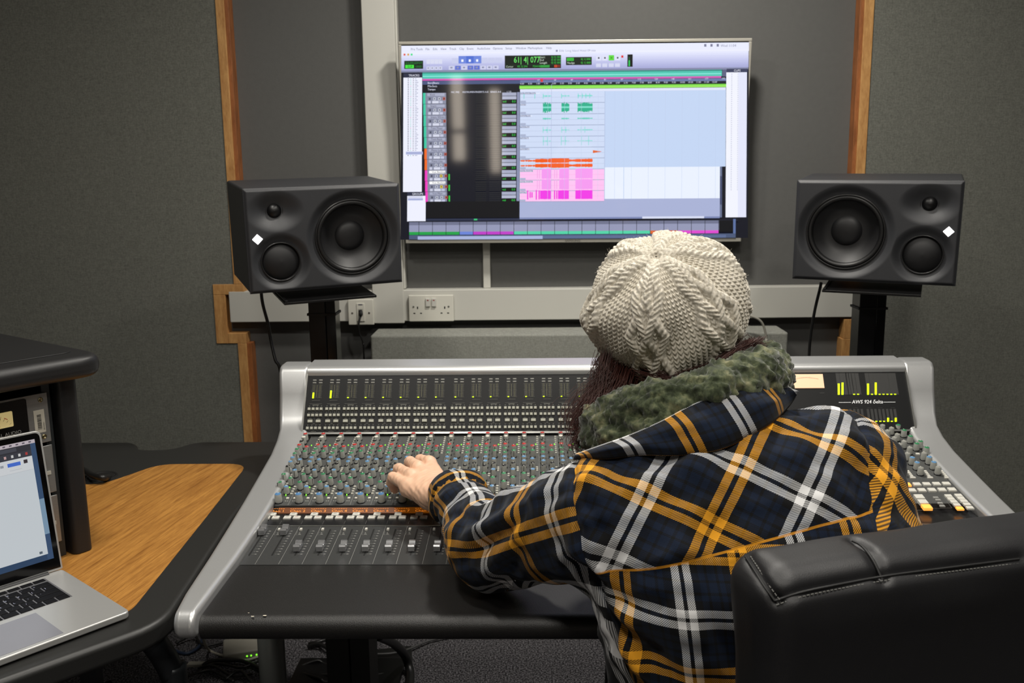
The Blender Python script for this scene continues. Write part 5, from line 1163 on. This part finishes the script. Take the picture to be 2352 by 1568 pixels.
def plaid_mat(name, full):
    m = bpy.data.materials.new(name); m.use_nodes = True; nt = m.node_tree; b = nt.nodes['Principled BSDF']; N_, L_ = nt.nodes.new, nt.links.new
    b.inputs['Roughness'].default_value = .85; b.inputs['Specular IOR Level'].default_value = .2; b.inputs['Sheen Weight'].default_value = .08
    def cloth(nm):
        a = N_('ShaderNodeAttribute'); a.attribute_name = nm; g = N_('ShaderNodeGroup'); g.node_tree = PG; L_(a.outputs['Vector'], g.inputs[0])
        s = N_('ShaderNodeSeparateXYZ'); L_(a.outputs['Vector'], s.inputs[0]); return g.outputs[0], s.outputs[2]
    def mix(f, a, c):
        mx = N_('ShaderNodeMix'); mx.data_type = 'RGBA'; L_(f, mx.inputs[0]); L_(a, mx.inputs[6])
        if isinstance(c, tuple): mx.inputs[7].default_value = c
        else: L_(c, mx.inputs[7])
        return mx.outputs[2]
    def cmp_(x, op, v):
        n = N_('ShaderNodeMath'); n.operation = op; L_(x, n.inputs[0]); n.inputs[1].default_value = v; return n.outputs[0]
    if full:
        cy, sy = cloth('clothY'); cb_, _ = cloth('clothB'); cs, ss_ = cloth('clothS')
        c = mix(cmp_(sy, 'GREATER_THAN', 0), cb_, cy)
        # yellow edging along the yoke seam
        ab = cmp_(cmp_(sy, 'SUBTRACT', 0), 'ABSOLUTE', 0); ab = cmp_(ab, 'LESS_THAN', .0015); g2 = N_('ShaderNodeMath'); g2.operation = 'MULTIPLY'; L_(ab, g2.inputs[0]); g2.inputs[1].default_value = .62
        c = mix(g2.outputs[0], c, lin('d08c18')+(1,))
        c = mix(cmp_(ss_, 'GREATER_THAN', 0), c, cs)
    else: c, _ = cloth('clothC')
    L_(c, b.inputs['Base Color'])
    tc = N_('ShaderNodeTexCoord'); no = N_('ShaderNodeTexNoise'); no.inputs['Scale'].default_value = 900; L_(tc.outputs['Object'], no.inputs[0])
    bp = N_('ShaderNodeBump'); bp.inputs['Strength'].default_value = .25; bp.inputs['Distance'].default_value = .0006; L_(no.outputs[0], bp.inputs['Height']); L_(bp.outputs[0], b.inputs['Normal']); return m
shirt.data.materials.append(plaid_mat('plaid_flannel', True)); colm = plaid_mat('plaid_collar', False)
# --- collar band wrapped round the scarf
def resample(P, n):
    P = np.array(P); s = np.r_[0, np.cumsum(np.linalg.norm(np.diff(P, axis=0), axis=1))]; t = np.linspace(0, s[-1], n); return np.stack([np.interp(t, s, P[:, k]) for k in range(3)], -1), t
low_px = [(1316, 1056), (1395, 1054), (1471, 1046), (1561, 1046), (1640, 1036), (1700, 1014), (1778, 968), (1812, 935), (1828, 912)]
upp_px = [(1322, 1044), (1385, 1022), (1439, 1003), (1516, 970), (1597, 928), (1674, 901), (1742, 885), (1800, 884), (1824, 897)]
lowP = []; uppP = []
for k, (x, y) in enumerate(low_px):
    p = march(x, y); D = float((p-CAM)@fw); lowP.append(at(x, y, D=D-.006))
    x2, y2 = upp_px[k]; uppP.append(at(x2, y2, D=D+[.0, .008, .012, .018, .022, .022, .020, .012, .004][k]))
def spl(P): return np.array(smooth_path(P, 6))
a, ta = resample(spl(lowP), 70); b, _ = resample(spl(uppP), 70); rows = 12; g = []; cc = []
mid_n = np.array([0, -1, .55]); mid_n /= np.linalg.norm(mid_n)
for j in range(rows+1):
    t = j/rows; bul = .013*sin(pi*t)**.8; wob = .0025*np.sin(ta*55+j*.5)+.003*np.exp(-((t-.42)/.12)**2)*np.sin(ta*24)
    g.append(a*(1-t)+b*t+mid_n*(bul+wob*sin(pi*t))[:, None] if not np.isscalar(bul+wob) else None); cc.append(np.stack([ta+.006+.02*t, np.full(70, t*.055)+.052, 0*ta], -1))
for j in range(1, 5):      # rolls over to the inside
    t = j/4; g.append(b+np.array([0, .012*t, .0015-.012*t*t])); cc.append(np.stack([ta+.026, np.full(70, .055+.012*t)+.052, 0*ta], -1))
V_ = np.concatenate(g); I = np.arange(len(V_)).reshape(len(g), 70); Qc = np.stack([I[:-1, :-1], I[:-1, 1:], I[1:, 1:], I[1:, :-1]], -1).reshape(-1, 4)
col_o = pmesh('collar', V_, Qc, colm, shirt); setattr3(col_o.data, 'clothC', np.concatenate(cc)); sm = col_o.modifiers.new('s', 'SOLIDIFY'); sm.thickness = .0035; sm.offset = -1
# --- body: one continuous surface for head, neck, trunk, arms and legs, plus the finely gridded left hand
knL, knR = A3(.20, 1.66, .56), A3(.44, 1.66, .56); ftL, ftR = A3(.18, 1.72, .09), A3(.46, 1.72, .09)
hd = np.array([-.10, .93, -.30]); hd /= np.linalg.norm(hd)
def body_fn(P):
    P = P.astype(np.float32)
    d = sd_cone(P, (.235, 1.19, .60), (.40, 1.19, .60), .10, .10)
    d = smin(d, sd_cone(P, (.25, 1.18, .78), (.38, 1.18, .78), .085, .085), .07)
    d = smin(d, sd_cone(P, (.19, 1.20, .955), (.38, 1.24, .985), .072, .072), .06)
    d = smin(d, sd_cone(P, (.24, 1.27, 1.03), (.222, 1.37, 1.13), .055, .052), .03)
    hq = sd_ell(P, HC, (.074, .092, .105)); hq = smin(hq, sd_cone(P, HC+A3(-.012, .045, -.055), HC+A3(-.018, .058, -.088), .050, .030), .03)
    nose = sd_cone(P, HC+A3(-.012, .088, .002), HC+A3(-.016, .112, -.030), .007, .012); hq = smin(hq, nose, .010)
    for s in (-1, 1):
        hq = smin(hq, sd_ell(P, HC+A3(s*.074, -.005, -.025), (.010, .020, .030)), .006)
        e = np.linalg.norm(P-(HC+A3(s*.028-.012, .093, .008)), axis=1)-.014; hq = np.maximum(hq, -e)
    hq = smin(hq, sd_cone(P, HC+A3(-.032, .096, -.056), HC+A3(.002, .098, -.056), .006, .006), .006)
    d = smin(d, hq, .02)
    for a, e, w_ in ((shL, elL, wrL), (shR, elR, wrR)):
        d = smin(d, smin(sd_cone(P, a, e, .050, .038), sd_cone(P, e, w_, .038, .0235), .02), .04)
    for a, k, f_ in ((A3(.23, 1.22, .60), knL, ftL), (A3(.40, 1.22, .60), knR, ftR)):
        d = smin(d, smin(sd_cone(P, a, k, .080, .055), sd_cone(P, k, f_, .052, .036), .03), .04)
        d = smin(d, sd_cone(P, f_, f_+A3(0, .15, -.045), .035, .028), .02)
    # right hand, resting on the console
    d = smin(d, sd_cone(P, wrR, wrR+A3(-.03, .075, .0), .026, .022), .02)
    for k in range(4): o_ = wrR+A3(-.055+k*.019, .085-.006*abs(k-1.5), -.001); d = smin(d, sd_cone(P, o_, o_+A3(-.012, .045-.006*abs(k-1), -.012), .0090, .0078), .004)
    return d
Vb, Qb = nets(body_fn, (-.21, 1.02, .0), (.56, 1.95, 1.33), .0075)
# left hand
W0 = A3(*at(1024, 1134, Z=.887))
mcp = [A3(*at(x, y, Z=z)) for x, y, z in ((936, 1116, .888), (944, 1093, .896), (960, 1074, .899), (986, 1062, .896))]
pip = [A3(*at(x, y, Z=z)) for x, y, z in ((903, 1096, .889), (916, 1077, .894), (942, 1061, .896), (966, 1056, .893))]
dip = [p+A3(-.006, .012, -.014) for p in pip]; tip = [p+A3(.004, .014, -.020) for p in dip]
def hand_fn(P):
    P = P.astype(np.float32)
    fa = (W0-A3(.012, -.0, 0)); d = sd_cone(P, wrL+(wrL-W0)*.2+A3(.010, -.005, 0), W0+A3(.009, -.002, -.001), .0255, .0215)
    d = smin(d, sd_cone(P, wrL+A3(-.012, .012, 0), W0+A3(-.012, .016, 0), .022, .019), .015)
    for k, (m_, q) in enumerate(zip(mcp, (.0165, .0165, .0165, .0170))):
        base = W0+A3(-.016+.004*k, -.012+.010*k, -.002); d = smin(d, sd_cone(P, base, m_-A3(0, 0, .006), .019, q-.0015), .014)
    d = smin(d, sd_cone(P, W0+A3(-.03, .01, -.016), mcp[1]+A3(.02, 0, -.022), .016, .014), .02)
    for k in range(4):
        r = (.0096, .0103, .0106, .0104)[k]
        f_ = smin(sd_cone(P, mcp[k], pip[k], r*1.22, r*1.04), sd_cone(P, pip[k], dip[k], r*1.02, r*.92), .004)
        f_ = smin(f_, sd_cone(P, dip[k], tip[k], r*.92, r*.78), .004); d = smin(d, f_, .0065)
        d = smin(d, np.linalg.norm(P-(mcp[k]+A3(0, 0, .003)), axis=1)-.0095, .006)
    th = [W0+A3(-.015, .035, -.012), A3(*at(990, 1068, Z=.874)), A3(*at(966, 1064, Z=.866)), A3(*at(948, 1066, Z=.862))]
    t_ = smin(sd_cone(P, th[0], th[1], .015, .0125), smin(sd_cone(P, th[1], th[2], .0115, .0105), sd_cone(P, th[2], th[3], .0105, .0085), .004), .006); d = smin(d, t_, .008)
    # creases at the wrist and a dimple between the last two knuckles
    return d
Vh, Qh = nets(hand_fn, (-.33, 1.50, .82), (-.09, 1.76, .935), .0017)
Vh = Vh+normals(hand_fn, Vh.astype(np.float32))*(.00035*fnoise(Vh.astype(np.float32), .012, 9))[:, None]
VV = np.concatenate([Vb, Vh]); QQ = np.concatenate([Qb, Qh+len(Vb)])
pmesh('body', VV, QQ, skin_m)
for s in (-1, 1):
    c = HC+A3(s*.028-.012, .083, .008)-A3(*PO); MB().lathe([(.0005, -.012), (.008, -.009), (.012, 0), (.008, .009), (.0005, .012)], 20, 'Y', tuple(c)).build('eye', mat('eye_white', 'd8d4cc', .2), person, smooth=True)
# --- trousers and shoes
def trou_fn(P):
    P = P.astype(np.float32); d = sd_cone(P, (.235, 1.20, .585), (.40, 1.20, .585), .112, .112)
    for a, k, f_ in ((A3(.23, 1.22, .60), knL, ftL), (A3(.40, 1.22, .60), knR, ftR)): d = smin(d, smin(sd_cone(P, a, k, .092, .068), sd_cone(P, k, f_+A3(0, 0, .03), .064, .052), .03), .04)
    return np.maximum(d, P[:, 2]-.69)
Vt, Qt = nets(trou_fn, (.08, 1.05, .03), (.56, 1.80, .72), .01); pmesh('trousers', Vt, Qt, mat('dark_denim', '15181f', .8, noise=.1, nscale=300))
def shoe_fn(P):
    P = P.astype(np.float32); d = 9.
    for f_ in (ftL, ftR): q = smin(sd_cone(P, f_+A3(0, -.03, -.035), f_+A3(0, .17, -.045), .045, .042), sd_cone(P, f_+A3(0, 0, -.02), f_+A3(0, 0, .03), .045, .045), .02); d = np.minimum(d, q)
    return np.maximum(d, -P[:, 2]+.004)
Vs, Qs = nets(shoe_fn, (.10, 1.60, -.005), (.54, 2.0, .17), .007); pmesh('shoes', Vs, Qs, mat('shoe_black', '121212', .5))
# --- scarf
scm = bpy.data.materials.new('mottled_green_wool'); scm.use_nodes = True; nt = scm.node_tree; b_ = nt.nodes['Principled BSDF']; b_.inputs['Roughness'].default_value = .95; b_.inputs['Specular IOR Level'].default_value = .1; b_.inputs['Sheen Weight'].default_value = .3
tc = nt.nodes.new('ShaderNodeTexCoord'); no = nt.nodes.new('ShaderNodeTexNoise'); no.inputs['Scale'].default_value = 42; no.inputs['Detail'].default_value = 5; no.inputs['Roughness'].default_value = .65; nt.links.new(tc.outputs['Object'], no.inputs[0])
cr = nt.nodes.new('ShaderNodeValToRGB'); el = cr.color_ramp.elements; el[0].position = .28; el[0].color = lin('15170f')+(1,); el[1].position = .76; el[1].color = lin('a39a7c')+(1,)
for p, c in ((.42, '272e1d'), (.50, '3d4430'), (.57, '535840'), (.66, '6c6c50')): e = el.new(p); e.color = lin(c)+(1,)
nt.links.new(no.outputs[0], cr.inputs[0]); nt.links.new(cr.outputs[0], b_.inputs['Base Color'])
ring = [(1398, 985, 1.345), (1450, 965, 1.300), (1530, 945, 1.275), (1620, 925, 1.265), (1700, 893, 1.285), (1748, 868, 1.34), (1735, 850, 1.42), (1640, 868, 1.47), (1500, 915, 1.47), (1410, 965, 1.43)]
RP = np.array(smooth_path([at(x, y, D=D) for x, y, D in ring+ring[:1]], 3)).astype(np.float32)
def scarf_fn(P):
    P = P.astype(np.float32); d = np.full(len(P), 9., np.float32)
    for i in range(len(RP)-1): d = smin(d, sd_cone(P, RP[i], RP[i+1], .040, .040), .006)
    q1 = [(1385, 1000, 1.335), (1430, 1010, 1.29), (1520, 985, 1.25)]; q = [A3(*at(x, y, D=D)) for x, y, D in q1]
    for i in range(2): d = smin(d, sd_cone(P, q[i], q[i+1], .028, .030), .01)
    q1 = [(1420, 948, 1.31), (1520, 925, 1.26), (1640, 896, 1.245), (1745, 850, 1.30)]; q = [A3(*at(x, y, D=D)) for x, y, D in q1]
    for i in range(3): d = smin(d, sd_cone(P, q[i], q[i+1], .026, .030), .008)
    return d
lo_ = RP.min(0)-.06; hi_ = RP.max(0)+.06
Vc, Qc2 = nets(scarf_fn, lo_, hi_, .0038); Vcf = Vc.astype(np.float32); Nc = normals(scarf_fn, Vcf)
lump = .0035*fnoise(Vcf, .030, 21)+.0028*np.abs(fnoise(Vcf, .017, 22))+.0016*fnoise(Vcf, .009, 23)
pmesh('scarf', Vc+Nc*lump[:, None], Qc2, scm)
# --- knitted hat
hc = at(1530, 694, D=1.400); axc = RT*-.27+UP*.66-fw*.70; axc /= np.linalg.norm(axc)      # crown direction
xa = np.cross(axc, [0, 0, 1.]); xa /= np.linalg.norm(xa); ya = np.cross(axc, xa)
NT, NP = 1080, 300; th = np.linspace(0, 2*pi, NT, endpoint=False); s = np.linspace(0.004, 1, NP)
# profile: radius and height along the axis for s in 0..1 (crown to rim)
ctrl = np.array([(0, .096), (.018, .0965), (.045, .090), (.073, .075), (.098, .050), (.112, .018), (.1155, -.014), (.112, -.046), (.101, -.070), (.090, -.088), (.0845, -.100), (.0825, -.116), (.0815, -.126)])
cs = np.array(smooth_path([(a, b, 0) for a, b in ctrl], 10))[:, :2]; sl = np.r_[0, np.cumsum(np.linalg.norm(np.diff(cs, axis=0), axis=1))]; SLm = sl[-1]
arc = s*SLm; r_ = np.interp(arc, sl, cs[:, 0]); z_ = np.interp(arc, sl, cs[:, 1]); dr, dz = np.gradient(r_, arc), np.gradient(z_, arc)
TH, AR = np.meshgrid(th, arc); Rr = r_[:, None]+0*TH
ncol = 84
shear_ = .25*np.sin(AR/SLm*6+TH*3)
cx = TH/(2*pi)*ncol; cfr = cx-np.floor(cx); tri = np.abs(cfr-.5)*2
row = AR/.0075+tri*.55
st_h = (.55+.45*np.cos(2*pi*row))*(1-tri**3)+.15*(1-tri**2)
H_ = .0027*st_h*np.clip(Rr/.05, .25, 1)
band = AR > SLm-.022
NC = 6; tt = (TH/(2*pi)*NC) % 1.; a_n = AR/(SLm-.022)
def strand(off, ph):
    w_ = .25*np.abs(((a_n*2.1+ph) % 1.)*2-1); return ((tt-.5-off*w_+.5) % 1.)-.5
cab = 0; rope = 0
for off, ph in ((1, 0), (-1, 0), (1, .5), (-1, .5)):
    dd = strand(off, ph)*2*pi/NC*Rr; wdt = .0072
    core = np.exp(-(dd/wdt)**4); ro = .5+.5*np.cos(2*pi*(AR/.0085+off*dd/.011))
    hgt = core*(.0052+.0020*ro+(.0012 if off > 0 else 0)); cab = np.maximum(cab, hgt*(a_n < 1.02)*np.clip(Rr/.035, 0, 1))
H_ = np.where(cab > H_+.0008, cab+.0003*st_h, H_)
rib = .0022*np.cos(TH*52)+.0008*np.cos(2*pi*AR/.005)*(np.cos(TH*52) > 0)
bl = np.clip((AR-(SLm-.026))/.006, 0, 1); H_ = H_*(1-bl)+rib*bl
Pp = TH[:1, :].ravel()
slouch = .006*np.sin(2*TH+1.)*np.clip(AR/SLm*2, 0, 1)+.005*np.sin(3*TH+AR*40)*np.sin(pi*AR/SLm)+.0025*np.sin(7*TH+AR*70)*np.sin(pi*AR/SLm)
nr, nz_ = -dz[:, None]*-1, dr[:, None]*-1
nr = -dz[:, None]; nz_ = dr[:, None]; nr, nz_ = np.abs(nr)*np.sign(-dz[:, None]), nz_
RR = Rr+nr*(H_+slouch); ZZ = z_[:, None]+nz_*(H_+slouch*.5)
VH = hc+RR[..., None]*(np.cos(TH)[..., None]*xa+np.sin(TH)[..., None]*ya)+ZZ[..., None]*axc
VH = VH.reshape(-1, 3); I = np.arange(NT*NP).reshape(NP, NT); J = np.roll(I, -1, axis=1)
QH = np.stack([I[:-1], J[:-1], J[1:], I[1:]], -1).reshape(-1, 4)
knit_m = bpy.data.materials.new('cream_knit'); knit_m.use_nodes = True; nt = knit_m.node_tree; kb = nt.nodes['Principled BSDF']; kb.inputs['Roughness'].default_value = .95; kb.inputs['Specular IOR Level'].default_value = .1; kb.inputs['Sheen Weight'].default_value = .25
tc = nt.nodes.new('ShaderNodeTexCoord'); no = nt.nodes.new('ShaderNodeTexNoise'); no.inputs['Scale'].default_value = 300; nt.links.new(tc.outputs['Object'], no.inputs[0])
cr = nt.nodes.new('ShaderNodeValToRGB'); cr.color_ramp.elements[0].position = .3; cr.color_ramp.elements[0].color = lin('b0a897')+(1,); cr.color_ramp.elements[1].position = .65; cr.color_ramp.elements[1].color = lin('dad4c7')+(1,); nt.links.new(no.outputs[0], cr.inputs[0]); nt.links.new(cr.outputs[0], kb.inputs['Base Color'])
hat = pmesh('knitted_hat', VH, QH[:, ::-1] if False else QH, knit_m)
# loose wool fuzz
mb = MB(); fr_ = random.Random(8)
HN = normals(lambda P: sd_ell(P, hc, (.12, .12, .12)), VH.astype(np.float32))
for k in range(1100):
    i = fr_.randrange(NT*40, NT*(NP-30)); p = VH[i]; n = HN[i]; L_ = fr_.uniform(.002, .006); q = np.array([fr_.gauss(0, 1) for _ in range(3)]); q /= np.linalg.norm(q)
    mb.tube([p-n*.001-np.array(PO), p+n*L_*.5+q*L_*.35-np.array(PO), p+n*L_*.6+q*L_*.9-np.array(PO)], .00012, 3, cap=False)
fz = mb.build('wool_fuzz', knit_m, hat); fz['kind'] = 'stuff'
# --- hair
hair_m = mat('dark_brown_hair', '402019', .45, noise=.3, nscale=40)
mb = MB(); hr = random.Random(5)
def lock(guide, n, spread, r=.00042, curl=.009, tipspread=1.6):
    G = np.array(smooth_path([at(x, y, D=D) for x, y, D in guide], 7)); m = len(G)
    for _ in range(int(n*1.5)):
        o0 = np.array([hr.gauss(0, 1) for _ in range(3)])*spread; o1 = o0*hr.uniform(.5, tipspread)+np.array([hr.gauss(0, 1) for _ in range(3)])*spread*.45; ph = hr.uniform(0, 6.28); fq = hr.uniform(5, 8); ln = hr.uniform(.75, 1.0)
        pts = []
        for i in range(int(m*ln)):
            t = i/m; pts.append(G[i]+o0*(1-t)+o1*t+np.array([cos(ph+fq*t*2), sin(ph*1.3+fq*t*2), cos(ph+fq*t*1.7)])*curl*t-np.array(PO))
        if len(pts) > 3: mb.tube(pts, [r*(1-.5*i/len(pts)) for i in range(len(pts))], 4, cap=False)
lock([(1400, 815, 1.40), (1392, 850, 1.39), (1385, 900, 1.375), (1375, 950, 1.36), (1352, 985, 1.36), (1335, 1005, 1.36), (1345, 1025, 1.355), (1362, 1022, 1.35)], 130, .009)
lock([(1420, 830, 1.42), (1405, 870, 1.39), (1375, 900, 1.38), (1345, 925, 1.37), (1325, 955, 1.37), (1322, 985, 1.37)], 150, .010)
lock([(1440, 845, 1.40), (1430, 880, 1.375), (1415, 920, 1.355), (1395, 955, 1.35), (1370, 990, 1.35), (1350, 1010, 1.36)], 150, .010)
lock([(1395, 818, 1.43), (1380, 845, 1.42), (1378, 870, 1.41), (1370, 900, 1.40), (1340, 925, 1.39)], 60, .006)
lock([(1385, 940, 1.36), (1365, 990, 1.35), (1338, 1010, 1.35), (1322, 1000, 1.35), (1318, 970, 1.36)], 50, .005)
lock([(1470, 850, 1.37), (1540, 868, 1.345), (1620, 852, 1.335), (1690, 815, 1.345)], 60, .006, curl=.004)
lock([(1680, 812, 1.345), (1705, 795, 1.35), (1730, 786, 1.36), (1745, 796, 1.365), (1740, 815, 1.365)], 60, .004)
lock([(1650, 838, 1.33), (1680, 812, 1.34), (1715, 798, 1.35), (1738, 806, 1.35)], 60, .004)
mb.build('hair', hair_m, person, smooth=True)
